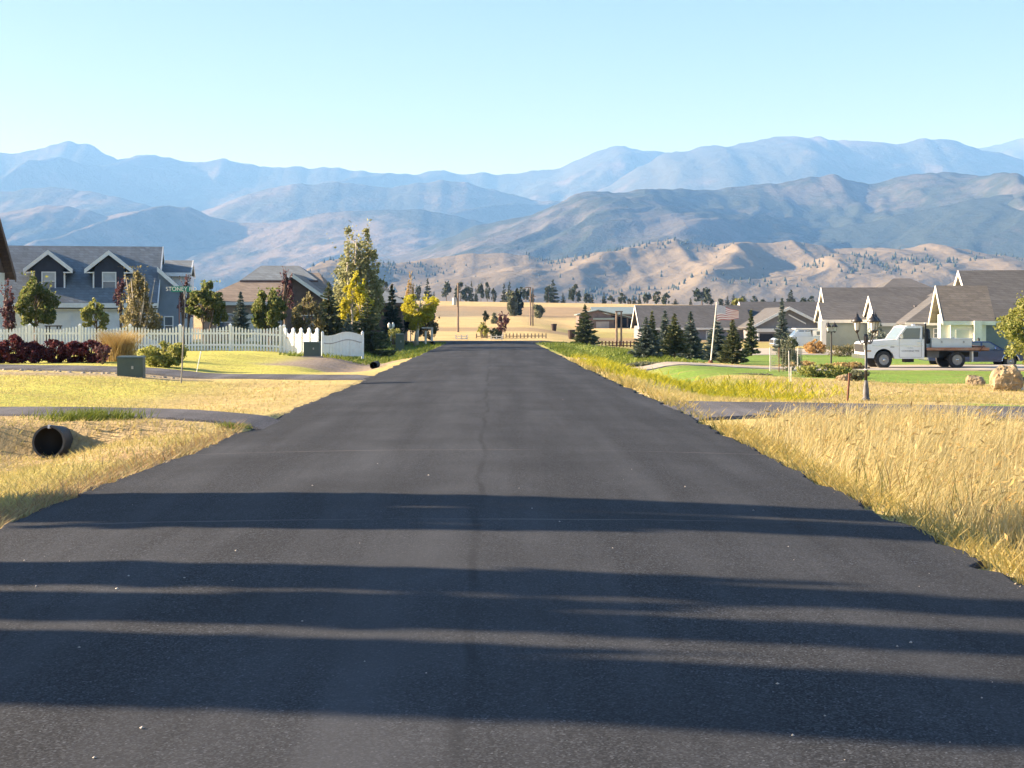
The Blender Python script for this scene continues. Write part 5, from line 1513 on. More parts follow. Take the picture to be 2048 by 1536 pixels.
# ---- utility boxes
def util_box(label, px0, px1, y0, y1, Y, pad=0.06):
    X0, _, z1 = W(px0, y0, Y); X1 = W(px1, y0, Y)[0]; z0 = W(px0, y1, Y)[2]
    g = Z((X0 + X1) / 2, Y)
    z0 = min(z0, g + 0.02)
    w = X1 - X0; h = z1 - z0
    root = empty("utility_box", ((X0 + X1) / 2, Y, z0), label, "utility box", "green utility boxes")
    b = MB(); b.box(-w / 2, w / 2, 0, w * 0.5, 0.03, h * 0.93); b.build("cabinet", M_UTIL, root, bevel=0.012)
    b = MB(); b.hexa([(-w * .52, -.03, h * .93), (w * .52, -.03, h * .93), (w * .52, w * .53, h * .95), (-w * .52, w * .53, h * .95), (-w * .5, 0, h), (w * .5, 0, h), (w * .5, w * .5, h * 1.02), (-w * .5, w * .5, h * 1.02)]); b.build("lid", M_UTIL, root)
    b = MB(); b.box(-w * .62, w * .62, -0.12, w * .6, -0.25, 0.03); b.build("pad", M_STONE, root)
    b = MB(); b.box(0.05, 0.10, -0.03, -0.002, h * .5, h * .62); b.build("latch", M_GALV, root)
    return root


util_box("dark green square utility box on the lawn edge before the hedge", 234, 285, 713, 763, 39.3)
util_box("green utility box on wide plinth before the scalloped panels", 607, 640, 684, 712, 63.5)
util_box("small green utility box beside the clipped bush at the road end", 791, 808, 668, 683, 90)

# ---- street sign with stop sign seen edge-on
sx_, sy_ = W(362, 0, 37.6)[0], 37.6
sg = empty("street_sign", (sx_, sy_, Z(sx_, sy_) - 0.1), "green street name sign on a tall post at the side road corner", "sign")
zt = W(0, 590, sy_)[2] - sg.location[2]
MB().tube([(0, 0, 0), (0.06, 0, zt * 0.5), (0.10, 0, zt + 0.12)], 0.02, 8).build("post", pmat("sign_post", (0.20, 0.19, 0.18), 0.6, 0.2, 8, metal=0.3), sg)
M_SIGN = pmat("sign_green", (0.015, 0.20, 0.155), 0.4, 0.06, 3)
zs = W(0, 584, sy_)[2] - sg.location[2]; ws = 40 * sy_ / F; hs = 11.5 * sy_ / F
bl = MB().box(-0.08 - ws * 0.33, -0.08 + ws * 0.67, -0.006, 0.006, zs, zs + hs).build("name_blade", M_SIGN, sg)
MB().box(0.06, 0.14, -0.015, 0.015, zs - 0.05, zs + 0.02).build("bracket", M_GALV, sg)
lettering("STONEY RD", hs * 1.0, 0.002, M_VINYL, bl, (-0.08 + ws * 0.17, -0.009, zs + hs * 0.5))
sp = MB(); oc = [(0.37 * math.cos(math.pi / 8 + k * math.pi / 4), 0.37 * math.sin(math.pi / 8 + k * math.pi / 4)) for k in range(8)]
zc_ = W(0, 622, sy_)[2] - sg.location[2]
sp.prism_x([(a, zc_ + b) for a, b in oc], -0.05, -0.035); sp = sp.build("stop_plate", pmat("stop_red_back", (0.10, 0.03, 0.04), 0.5, 0.1, 4), sg)
sp.rotation_euler = (0, 0, math.radians(10.5))
sx_, sy_ = W(357, 0, 42)[0], 45.0
st = empty("marker_stake", (sx_, sy_, Z(sx_, sy_) - 0.05), "white marker stake leaning in front of the rounded bush", "stake")
MB().tube([(-0.10, 0, 0), (0.04, 0, 0.66)], 0.014, 6).build("rod", M_VINYL, st)
MB().lathe([(0.02, 0), (0.024, 0.04), (0.015, 0.07)], 8, (0.04, 0, 0.64)).build("cap", M_VINYL, st)

# ---- culvert pipe under the paved path
cv = empty("culvert_pipe", (W(97, 0, 20.5)[0], 20.5, W(0, 884, 20.5)[2]), "black round culvert pipe opening in the left ditch bank", "pipe")
cv.rotation_euler = (math.radians(-6), 0, math.radians(-2))
M_PIPE = pmat("pipe_black_bore_shade", (0.006, 0.006, 0.0065), 0.8, 0.2, 8)  # black plastic, deepened so its colour carries the bore's shade
prof = [(0.232 + (0.012 if i % 2 else 0.0), 0.0 + 0.05 * i) for i in range(24)]
m_ = MB(); m_.lathe(prof, 24, (0, 0, 0), 'y'); m_.f = [f for f in m_.f if len(f) == 4]; m_.mi = m_.mi[:len(m_.f)]
m_.build("pipe_wall", pmat("pipe_grey", (0.045, 0.046, 0.047), 0.6, 0.15, 6), cv, smooth=True, fix=False)
m_ = MB(); n = 24
m_.lathe([(0.205, -0.004), (0.205, 0.22)], n, (0, 0, 0), 'y'); m_.f = [f for f in m_.f if len(f) == 4] + [tuple(range(n, 2 * n))]; m_.mi = [0] * len(m_.f)  # black end plate close inside stands for the dark depth
m_.build("inner_wall", M_PIPE, cv, smooth=True, fix=False)
m_ = MB(); vs = []
for rr in (0.205, 0.235):
    vs += [(rr * math.cos(2 * math.pi * k / n), -0.004, rr * math.sin(2 * math.pi * k / n)) for k in range(n)]
m_.add(vs, [(k, (k + 1) % n, n + (k + 1) % n, n + k) for k in range(n)]); m_.build("rim", pmat("pipe_rim", (0.07, 0.07, 0.07), 0.5, 0.2, 8), cv)
MB().box(-0.012, 0.012, -0.02, 0.05, 0.19, 0.245).build("clip", M_VINYL, cv)
def culvert(label, px, py, rpx, Y):
    X, _, z = W(px, py, Y); rr = rpx * Y / F
    root = empty("culvert_pipe", (X, Y, z), label, "pipe")
    n = 16; m_ = MB(); m_.lathe([(rr, 0), (rr, 1.5)], n, (0, 0, 0), 'y'); m_.f = [f for f in m_.f if len(f) == 4]; m_.mi = m_.mi[:len(m_.f)]; m_.build("pipe_wall", M_PIPE, root, fix=False)
    m_ = MB(); m_.lathe([(rr * .88, -.005), (rr * .88, 1.4)], n, (0, 0, 0), 'y'); m_.f = [f for f in m_.f if len(f) == 4] + [tuple(range(n, 2 * n))]; m_.mi = [0] * len(m_.f); m_.build("inner_wall", M_PIPE, root, fix=False)
culvert("small culvert pipe end in the gravel ditch by the wavy panel", 747, 731, 7.5, 57.0)
culvert("small dark culvert mouth in the green ditch near the junction", 864, 687, 4.5, 96)
culvert("dark culvert mouth in the right green ditch toward the junction", 1146, 703, 5, 88)


# ---- lamps
M_LAMPGLASS = pmat("lamp_glass", (0.72, 0.72, 0.64), 0.25, 0.05, 4)


def lantern(root, c, s):
    """one lantern head: base cup, glass, ribs, hat, finial; sub-parts under the glass"""
    g = MB(); g.lathe([(0.055 * s, 0.0), (0.085 * s, 0.22 * s)], 6, c); g = g.build("lantern_glass", M_LAMPGLASS, root)
    m = MB()
    for k in range(6):
        t = math.pi / 3 * k
        m.tube([(c[0] + .057 * s * math.cos(t), c[1] + .057 * s * math.sin(t), c[2]), (c[0] + .088 * s * math.cos(t), c[1] + .088 * s * math.sin(t), c[2] + .22 * s)], 0.007 * s, 4)
    m.build("ribs", M_IRON, g, fix=False)
    m = MB(); m.lathe([(0.14 * s, 0.21 * s), (0.145 * s, 0.235 * s), (0.105 * s, 0.30 * s), (0.05 * s, 0.345 * s), (0.04 * s, 0.40 * s), (0.012 * s, 0.42 * s), (0.008 * s, 0.47 * s)], 12, c); m.build("hat", M_IRON, g, smooth=True)
    m = MB(); m.lathe([(0.015 * s, -0.07 * s), (0.03 * s, -0.05 * s), (0.065 * s, 0.0), (0.06 * s, 0.012 * s)], 10, c); m.build("cup", M_IRON, g, smooth=True)


lx, ly = W(1732, 0, 30.9)[0], 30.9
lp = empty("lamp_post", (lx, ly, Z(lx, ly) - 0.03), "black garden lamp post with three lantern heads by the right driveway", "lamp post")
zl = lambda py: W(0, py, ly)[2] - lp.location[2]
m_ = MB(); m_.lathe([(0.11, 0.0), (0.105, 0.05), (0.07, 0.09), (0.065, 0.28), (0.05, 0.36), (0.034, 0.46)], 12); m_.build("base", pmat("lamp_base_worn", (0.10, 0.10, 0.105), 0.6, 0.4, 8, dirt_shade=(0.03, 0.03, 0.03, 0.8)), lp, smooth=True)
m_ = MB(); m_.lathe([(0.032, 0.44), (0.03, zl(742)), (0.042, zl(741)), (0.042, zl(738)), (0.028, zl(737)), (0.027, zl(690)), (0.045, zl(683)), (0.05, zl(674)), (0.035, zl(668))], 12); m_.build("shaft", M_IRON, lp, smooth=True)
m_ = MB(); m_.lathe([(0.044, 0.0), (0.044, 0.025)], 12, (0, 0, zl(740))); m_.build("band", M_CREAM, lp)
for (px_, dy, rot) in ((1715, 0.0, 0), (1741.5, -0.22, 1), (1756, 0.18, 2)):
    ex = (px_ - 1733) * ly / F; ez = zl(663)
    m_ = MB(); P = []
    for t in np.linspace(0, 1, 10):
        a = math.pi * (1 - t)
        P.append((ex * t ** 0.8, dy * t, zl(678) - 0.20 * math.sin(math.pi * t ** 0.8) * 0.6 + (ez - zl(678)) * t ** 2))
    m_.tube(P, 0.014, 6); m_.build("arm", M_IRON, lp, fix=False)
    lantern(lp, (ex, dy, ez + 0.02), 0.86)
lx, ly = W(1662, 0, 62)[0], 62.0
l2 = empty("lamp_post", (lx, ly, Z(lx, ly) - 0.05), "thin dark garden lamp with two white lantern heads before the sage house", "lamp post")
zt = W(0, 663, ly)[2] - l2.location[2]
MB().tube([(0, 0, 0), (0.02, 0, zt)], [0.04, 0.03], 8).build("shaft", M_IRON, l2)
MB().box(-0.14, 0.18, -0.015, 0.015, zt - 0.03, zt).build("crossbar", M_IRON, l2)
for ex in (-0.12, 0.16): lantern(l2, (ex, 0, zt), 0.9)
lx, ly = W(782, 0, 94)[0], 94.0
l3 = empty("lamp_post", (lx, ly, Z(lx, ly) - 0.05), "white globe garden lamp with two heads behind the clipped bush", "lamp post")
zt = W(0, 656, ly)[2] - l3.location[2]
MB().tube([(0, 0, 0), (0, 0, zt)], 0.045, 8).build("shaft", M_VINYL, l3)
MB().box(-0.14, 0.14, -0.02, 0.02, zt - 0.05, zt).build("crossbar", M_VINYL, l3)
for ex in (-0.12, 0.13):
    m_ = MB(); m_.lathe([(0.07, 0), (0.1, 0.1), (0.09, 0.25), (0.03, 0.36)], 10, (ex, 0, zt)); m_.build("lantern_head", M_LAMPGLASS, l3, smooth=True)

# ---- flagpole and flag
fx, fy = W(1421, 0, 70.5)[0], 70.5
fp = empty("flagpole", (fx, fy, Z(fx, fy) - 0.05), "cream flagpole leaning slightly among the spruces", "flagpole")
tz = W(0, 607, fy)[2] - fp.location[2]; tx = (1433 - 1421) * fy / F
MB().tube([(0, 0, 0), (tx, 0, tz)], [0.035, 0.022], 8).build("pole", M_CREAM, fp)
MB().lathe([(0.01, 0), (0.04, 0.03), (0.01, 0.07)], 8, (tx, 0, tz)).build("finial", M_CREAM, fp)
MB().lathe([(0.14, -0.02), (0.12, 0.12), (0.05, 0.18)], 10).build("footing", M_RUSTY, fp)
fl = empty("flag", (fx + tx * 0.95, fy - 0.01, fp.location[2] + tz - 0.08), "striped red and white flag flying from the flagpole", "flag")
M_FW = pmat("flag_white", (0.80, 0.76, 0.72), 0.8, 0.05, 3); M_FR = pmat("flag_red", (0.50, 0.20, 0.21), 0.8, 0.08, 3); M_FB = pmat("flag_blue", (0.48, 0.49, 0.55), 0.8, 0.1, 3)
FW_, FH_ = 1.16, 0.80
def flagp(u, v):
    y = 0.07 * math.sin(u * 7.0 + v * 1.5) * u
    droop = -0.34 * u ** 1.4 * (1 - 0.25 * v) + 0.03 * math.sin(u * 8)
    return (0.02 + u * FW_ * 0.94, y, -(v * FH_) * (1 - 0.45 * u) + droop * 0.9)
NS = 13
for s in range(NS):
    m_ = MB(); u0 = 0.40 if s < 7 else 0.0
    us_ = np.linspace(u0, 1, 14)
    for a, b in zip(us_[:-1], us_[1:]):
        v0, v1 = s / NS, (s + 1) / NS
        m_.quad(flagp(a, v1), flagp(b, v1), flagp(b, v0), flagp(a, v0))
    m_.build("stripe", M_FR if s % 2 == 0 else M_FW, fl, smooth=True, fix=False)
m_ = MB(); us_ = np.linspace(0, 0.40, 7)
for a, b in zip(us_[:-1], us_[1:]):
    for s in range(7):
        m_.quad(flagp(a, (s + 1) / NS), flagp(b, (s + 1) / NS), flagp(b, s / NS), flagp(a, s / NS))
cn = m_.build("canton", M_FB, fl, smooth=True, fix=False)
st_ = MB()
for i in range(5):
    for j in range(6):
        u = 0.035 + 0.063 * j; v = 0.05 + 0.105 * i
        p = np.array(flagp(u, v)) + [0, -0.006, 0]
        pts = [(p[0] + (0.022 if k % 2 == 0 else 0.009) * math.sin(k * math.pi / 5), p[1], p[2] + (0.022 if k % 2 == 0 else 0.009) * math.cos(k * math.pi / 5)) for k in range(10)]
        st_.add(pts, [tuple(range(9, -1, -1))])
st_.build("stars", M_FW, cn, fix=False)["kind"] = "stuff"

# ---- stakes, cage, boulders
ix, iy = W(1697, 0, 30)[0], 30.0
sk = empty("iron_stake", (ix, iy, Z(ix, iy) - 0.1), "rusty iron stake in dry grass left of the lamp post", "stake")
MB().tube([(-0.03, 0, 0), (0.02, 0, W(0, 747, iy)[2] - sk.location[2])], 0.022, 6).build("bar", M_RUSTY, sk)
MB().box(0.0, 0.06, -0.03, 0.03, W(0, 752, iy)[2] - sk.location[2], W(0, 746, iy)[2] - sk.location[2]).build("tip", M_RUSTY, sk)
cx_, cy_ = W(1572, 0, 57)[0], 57.0
cg = empty("wire_cage", (cx_, cy_, Z(cx_, cy_) - 0.03), "wire mesh cage on thin posts around the staked sapling", "cage")
M_WIRE = pmat("wire_grey", (0.32, 0.32, 0.28), 0.5, 0.1, 5, metal=0.5)
R_ = 0.62
for k in range(5):
    t = 2 * math.pi * k / 5 + 0.3
    MB().tube([(R_ * math.cos(t), R_ * math.sin(t), 0), (R_ * math.cos(t), R_ * math.sin(t), 1.0)], 0.018, 6).build("post", M_RUSTY if k % 2 else M_GALV, cg)
m_ = MB()
for h in np.linspace(0.05, 0.95, 10):
    m_.tube([(R_ * math.cos(t), R_ * math.sin(t), h) for t in np.linspace(0, 2 * math.pi, 20)], 0.004, 3, cap=False)
for t in np.linspace(0, 2 * math.pi, 36):
    m_.tube([(R_ * math.cos(t), R_ * math.sin(t), 0.03), (R_ * math.cos(t), R_ * math.sin(t), 0.97)], 0.004, 3)
m_.build("mesh", M_WIRE, cg, fix=False)["kind"] = "stuff"
ts = empty("tree_stake", (W(1579, 0, 41)[0], 41.0, Z(W(1579, 0, 41)[0], 41.0) - 0.05), "thin grey stake standing in the flower strip before the sapling", "stake")
MB().tube([(0, 0, 0), (-0.02, 0, 0.95)], 0.014, 6).build("rod", M_GALV, ts)
MB().tube([(0.05, 0.03, 0), (0.05, 0.02, 0.5)], 0.012, 6).build("cane", M_CREAM, ts)


def boulder(label, px, py_base, wpx, hpx, Y, mat, seed, group=None):
    r = np.random.default_rng(seed)
    import bmesh
    bm = bmesh.new(); bmesh.ops.create_icosphere(bm, subdivisions=4 if wpx > 25 else 2, radius=1.0)
    X = (px - CX) * Y / F; zb = Z(X, Y)
    wd = wpx * Y / F / 2; ht = hpx * Y / F
    pl = [(n / np.linalg.norm(n), 0.62 + 0.3 * r.random()) for n in r.normal(size=(13, 3))]
    P = np.array([v.co[:] for v in bm.verts])
    for n, d in pl:
        q = P @ n
        P = P - np.outer(np.clip(q - d, 0, None) * 0.9, n)
    nz = fbm(P[:, 0] * 2.2 + seed, P[:, 1] * 2.2 + P[:, 2] * 1.7, seed, 4) - 0.5
    nf = ridged(P[:, 0] * 5 + seed, P[:, 1] * 5 + P[:, 2] * 6, seed + 5, 4) - 0.6
    P = P * (1 + 0.42 * nz + 0.22 * nf)[:, None]
    for v, p in zip(bm.verts, P):
        v.co = (p[0] * wd * 1.1, p[1] * wd, (p[2] + 0.62) * ht * 0.66)
    me = bpy.data.meshes.new("boulder"); bm.to_mesh(me); bm.free()
    o = link_mesh("boulder", me, mat, loc=(X, Y, zb - 0.04))
    return tag(o, label, "boulder", group)


M_ROCK = pmat("rock_tan_shade", (0.30, 0.23, 0.135), 0.9, 0.5, 4, bump=1.0, dirt_shade=(0.07, 0.06, 0.055, 0.95))  # dark blotches put the boulder's shaded side into the colour
boulder("large tan boulder, blotched dark for shade, on the lawn edge below the blue car", 2014, 785, 58, 50, 39.5, M_ROCK, 5)
boulder("small pale rock left of the large boulder", 1950, 772, 34, 22, 43, M_ROCK, 9)
boulder("small dark rocks at the foot of the weed bank near the rusty stake", 1690, 760, 30, 14, 46, M_ROCK, 12)
gp = empty("marker_post", (W(2044, 0, 39.5)[0], 39.5, Z(W(2044, 0, 39.5)[0], 39.5) - 0.05), "short white marker post just right of the large boulder", "post")
MB().box(-0.035, 0.035, -0.035, 0.035, 0, 0.36).build("shaft", M_VINYL, gp)
MB().box(-0.04, 0.2, -0.05, 0.05, 0.3, 0.42).build("cap", M_UTIL, gp)
RS = np.random.default_rng(31)
for i in range(26):
    px_ = 10 + i * 14 + RS.normal() * 4
    Yr = 41.0 + (210 - px_) * 0.008 + RS.normal() * 0.25
    o = boulder("pale rock, %s along the verge strip before the side road" % ["1st", "2nd", "3rd"][i] if i < 3 else "pale rock, %dth along the verge strip before the side road" % (i + 1), px_, 760, 7 + 5 * RS.random(), 4 + 3 * RS.random(), Yr, M_STONE, 50 + i, "rocks along the verge strip")

# ---- garden table behind the fence
tb = empty("garden_table", (W(107, 0, 70.5)[0], 70.5, Z(-21, 70.5)), "dark garden table behind the picket fence", "table")
MB().box(-0.34, 0.34, -0.3, 0.3, 1.16, 1.22).build("tabletop", M_IRON, tb)
for a in (-0.26, 0.26):
    for b in (-0.24, 0.24): MB().box(a - .03, a + .03, b - .03, b + .03, 0, 1.16).build("leg", M_IRON, tb)

# ---- poles beyond the junction
def pole(label, px, ybase, ytop, Y, arms=(), double=0.0, can=False):
    x = (px - CX) * Y / F
    root = empty("utility_pole", (x, Y, Z(x, Y) - 0.1), label, "pole")
    tz = W(0, ytop, Y)[2] - root.location[2]
    MB().tube([(0, 0, 0), (0, 0, tz)], [0.12, 0.08], 8).build("shaft", M_WOODPOLE, root)
    if double: MB().tube([(double, 0, 0), (double, 0, tz * 0.98)], [0.09, 0.07], 8).build("shaft", M_WOODPOLE, root)
    for z, a, b in arms: MB().box(a, b, -0.07, 0.07, tz - z - 0.12, tz - z).build("crossarm", M_WOODPOLE, root)
    if can: MB().lathe([(0.2, 0), (0.22, 0.05), (0.22, 0.75), (0.15, 0.82)], 10, (-0.38, 0, tz - 2.3)).build("transformer", M_GALV, root)
    return root
pole("single wooden utility pole with transformer beyond the junction", 916, 672, 566, 150, can=True)
pole("double wooden pole with top crossarm beyond the junction", 1061, 658, 574, 190, arms=((0.0, -0.7, 0.1), (1.2, -0.1, 0.7)), double=0.32)
pole("pair of tall gate poles before the open barn", 1233, 678, 622, 128, arms=((0.0, -0.1, 0.55),), double=0.42)


M_DRYWOOD = pmat("dry_wood", (0.36, 0.28, 0.19), 0.9, 0.2, 3)


def rails(name, label, px0, px1, py_top, py_base, Y, mat, n=3, bars=2):
    X0, X1 = (px0 - CX) * Y / F, (px1 - CX) * Y / F
    zb = Z((X0 + X1) / 2, Y); h = max(0.4, (py_base - py_top) * Y / F)
    root = empty(name, (X0, Y, zb - 0.05), label, "fence")
    for k in range(n): MB().box((X1 - X0) * k / (n - 1) - .05, (X1 - X0) * k / (n - 1) + .05, -.05, .05, 0, h + .05).build("post", mat, root)
    for b in range(bars): MB().box(0, X1 - X0, -.075, -.052, h * (b + 0.55) / bars - .035, h * (b + 0.55) / bars + .035).build("rail", mat, root)
    return root
rails("rail_fence", "short white two-rail fence under the single utility pole", 912, 934, 671, 676, 118, M_CREAM, 3)
rails("rail_fence", "white two-rail fence before the purple tree", 982, 1004, 671, 679, 117, M_CREAM, 3)
rails("rail_fence", "brown post and rail fence before the flat juniper", 953, 985, 669, 674, 122, M_DRYWOOD, 4, 1)
rails("corral_fence", "dark pipe corral fence before the open barn", 1190, 1268, 669, 680, 121, M_RUSTY, 12, 2)
rails("field_fence", "brown wire field fence right of the purple tree", 1012, 1092, 672, 678, 123, M_DRYWOOD, 12, 1)
tf = empty("timber_frame", (W(858, 0, 100)[0], 100, Z(-4.4, 100) - 0.05), "pale timber posts with crossbar beside the yellow roadside tree", "frame")
for a, h in ((-0.22, 0.95), (0.20, 1.12)): MB().box(a - .07, a + .07, -.07, .07, 0, h).build("post", M_CREAM, tf)
MB().box(-0.5, 0.28, -.05, .05, 1.121, 1.20).build("crossbar", M_CREAM, tf)


def barrel(label, px, py, Y):
    x = (px - CX) * Y / F
    BARREL = pmat("barrel_dark", (0.035, 0.018, 0.014), 0.8, 0.3, 6)
    root = empty("barrel", (x, Y, Z(x, Y) - 0.05), label, "barrel")
    MB().lathe([(0.24, 0), (0.30, 0.35), (0.34, 0.8), (0.36, 0.85)], 12).build("body", BARREL, root)
    MB().lathe([(0.38, 0.84), (0.38, 0.9)], 12).build("hoop", M_IRON, root)
barrel("dark barrel on the field slope right of the double pole", 1108, 648, 175)
barrel("dark barrel beside the lone spruce at the junction", 1143, 668, 130)

# ================================================================ VEHICLES
M_TWHITE = pmat("truck_white", (0.80, 0.81, 0.81), 0.3, 0.04, 2, coat=0.3, dirt_shade=(0.48, 0.43, 0.35, 0.22))
M_TYRE = pmat("tyre_rubber", (0.03, 0.03, 0.031), 0.85, 0.25, 12)
M_RIM = pmat("rim_steel", (0.26, 0.26, 0.27), 0.4, 0.2, 6, metal=0.5)
M_CHROME = pmat("chrome", (0.7, 0.7, 0.7), 0.2, 0.08, 4, metal=0.9)
M_BLACKM = pmat("black_metal", (0.02, 0.02, 0.022), 0.6, 0.2, 5)
M_DECK = pmat("deck_wood", (0.24, 0.13, 0.085), 0.85, 0.35, 3, bump=0.3)
M_BOX = pmat("toolbox_pale", (0.62, 0.66, 0.68), 0.4, 0.05, 3)
M_CARBLUE = pmat("car_blue", (0.02, 0.045, 0.13), 0.3, 0.1, 2, coat=0.4)
M_SILVER = pmat("pickup_silver", (0.42, 0.50, 0.58), 0.32, 0.05, 2, coat=0.3)
M_CARGLASS = glassmat("car_glass", (0.16, 0.20, 0.20))
M_SEATS = pmat("cab_dark", (0.05, 0.05, 0.055), 0.8, 0.2, 3)


def arch(cx, cz, r, a0, a1, n=9):
    return [(cx + r * math.cos(t), cz + r * math.sin(t)) for t in np.linspace(a0, a1, n)]


def wheel(root, x, y, z, r, w, side=-1):
    """tyre with rim and hub as sub-parts; side -1: outer face to -y"""
    m = MB(); m.lathe([(r * 0.6, 0.0), (r * 0.93, 0.0), (r, w * 0.18), (r, w * 0.82), (r * 0.93, w), (r * 0.6, w)], 28, (x, y, z), 'y')
    t = m.build("tyre", M_TYRE, root, smooth=False)
    yo = y - 0.004 if side < 0 else y + w + 0.004
    m = MB(); s = 1 if side < 0 else -1
    m.lathe([(r * 0.62, 0.0), (r * 0.60, s * -0.02), (r * 0.52, s * 0.03), (r * 0.30, s * 0.045), (r * 0.26, s * 0.0), (0.03, s * -0.01)], 20, (x, yo, z), 'y'); m.build("rim", M_RIM, t)
    m = MB()
    for k in range(8):
        a = k * math.pi / 4
        m.lathe([(r * 0.07, 0.0), (r * 0.07, s * 0.012)], 6, (x + r * 0.42 * math.cos(a), yo + s * 0.028, z + r * 0.42 * math.sin(a)), 'y')
    m.build("vent_hole", M_BLACKM, t)
    m = MB(); m.lathe([(r * 0.15, s * 0.0), (r * 0.13, s * -0.03), (r * 0.06, s * -0.045)], 10, (x, yo, z), 'y'); m.build("hub", M_CHROME, t)


# ---- white flatbed truck, front to the left
TX, TY = 16.22, 63.2
tk = empty("flatbed_truck", (TX, TY, W(0, 737, TY + 0.2)[2] + 0.0), "white flatbed pickup truck with pale toolbox parked before the sage house", "truck")
tk.scale = (0.95, 1, 1)
gzt = Z(TX + 2.5, TY + 0.5)
TW = 1.9
fw, rw_ = 0.89, 4.24
body = [(0.03, 0.50), (0.06, 0.46)] + [(0.42, 0.46)] + arch(fw, 0.40, 0.47, math.pi - 0.12, 0.12, 11) + [(1.42, 0.43), (2.74, 0.43), (2.74, 1.29), (1.52, 1.29), (1.42, 1.27), (0.30, 1.19), (0.10, 1.15), (0.03, 1.08)]
bd = MB(); bd.prism_y(body, 0.0, TW); bd = bd.build("body", M_TWHITE, tk, bevel=0.035)
# cab greenhouse as pillars and roof so that one can look through the glass
cab = MB()
cab.prism_y([(1.86, 1.76), (2.70, 1.77), (2.70, 1.84), (2.60, 1.87), (2.00, 1.87), (1.86, 1.82)], 0.06, TW - 0.06)
for y0 in (0.05, TW - 0.11):
    cab.prism_y([(1.46, 1.28), (1.56, 1.28), (1.95, 1.78), (1.86, 1.80)], y0, y0 + 0.06)
    cab.prism_y([(2.54, 1.28), (2.73, 1.28), (2.72, 1.80), (2.58, 1.80)], y0, y0 + 0.06)
cab.box(2.66, 2.725, 0.05, 0.35, 1.28, 1.8); cab.box(2.66, 2.725, TW - 0.35, TW - 0.05, 1.28, 1.8)
cab.box(2.66, 2.725, 0.35, TW - 0.35, 1.70, 1.8); cab.box(2.66, 2.725, 0.35, TW - 0.35, 1.28, 1.36)
cab.build("cab", M_TWHITE, tk)
for y0 in (0.075, TW - 0.085):
    MB().prism_y([(1.58, 1.29), (2.54, 1.29), (2.575, 1.765), (1.94, 1.765)], y0, y0 + 0.01).build("side_window", M_CARGLASS, tk)
MB().add([(1.47, 0.11, 1.29), (1.47, TW - 0.11, 1.29), (1.85, TW - 0.11, 1.79), (1.85, 0.11, 1.79)], [(0, 1, 2, 3)]).build("windshield", M_CARGLASS, tk)
dr = MB()
for (a, b, c, d) in ((1.58, 1.595, 0.5, 1.28), (2.60, 2.615, 0.5, 1.28), (1.595, 2.60, 0.49, 0.503)): dr.box(a, b, -0.0035, 0.003, c, d)
dr = dr.build("door", pmat("door_gap", (0.25, 0.25, 0.25), 0.7, 0.1, 3), tk)
MB().box(2.42, 2.56, -0.03, -0.005, 1.13, 1.165).build("handle", M_CHROME, dr)
MB().box(0.35, 2.66, -0.012, -0.002, 0.985, 1.01).build("side_moulding", M_CHROME, tk)
MB().box(1.18, 1.36, -0.012, -0.002, 0.93, 0.955).build("badge", M_BLACKM, tk)
for s_, zz, cc, em in (("CONVERSE FIRE", 0.73, M_BLACKM, 0.115), ("RURAL", 0.87, pmat("letter_faint", (0.50, 0.52, 0.52), 0.6, 0.1, 4), 0.09)):
    lettering(s_, em, 0.001, pmat("letter_grey", (0.16, 0.15, 0.20), 0.6, 0.1, 4) if cc is M_BLACKM else cc, dr, (2.1, -0.006, zz + em * 0.3))
# face: grille, bumper, lamps
MB().box(-0.01, 0.028, 0.2, TW - 0.2, 0.72, 1.06).build("grille", M_BLACKM, tk)
MB().box(-0.015, 0.025, 0.03, 0.19, 0.82, 1.05).build("headlight", M_CHROME, tk); MB().box(-0.015, 0.025, TW - 0.19, TW - 0.03, 0.82, 1.05).build("headlight", M_CHROME, tk)
MB().box(-0.10, 0.06, -0.02, TW + 0.02, 0.44, 0.62).build("bumper", M_CHROME, tk, bevel=0.02)
MB().box(0.06, 0.30, -0.006, 0.0, 0.74, 0.80).build("marker_lamp", pmat("lamp_amber", (0.5, 0.25, 0.06), 0.3, 0.1, 4), tk)
for y0 in (-0.22, TW + 0.04):
    MB().box(1.62, 1.70, y0, y0 + 0.18, 1.32, 1.50).build("mirror", M_CHROME, tk)
MB().box(1.75, 2.6, 0.25, TW - 0.25, 0.9, 1.34).build("bench_seat", M_SEATS, tk)
m_ = MB(); m_.tube([(1.86 + .13 * math.cos(a), 0.5 + .19 * math.sin(a), 1.34 + .12 * math.cos(a)) for a in np.linspace(0, 2 * math.pi, 14)], 0.015, 5, cap=False); m_.build("steering_wheel", M_SEATS, tk, fix=False)
MB().box(1.9, 2.0, 0.9, 1.0, 1.87, 1.91).build("roof_lamp", M_CREAM, tk); MB().box(2.46, 2.58, 0.85, 1.05, 1.87, 1.93).build("roof_lamp", M_TWHITE, tk)
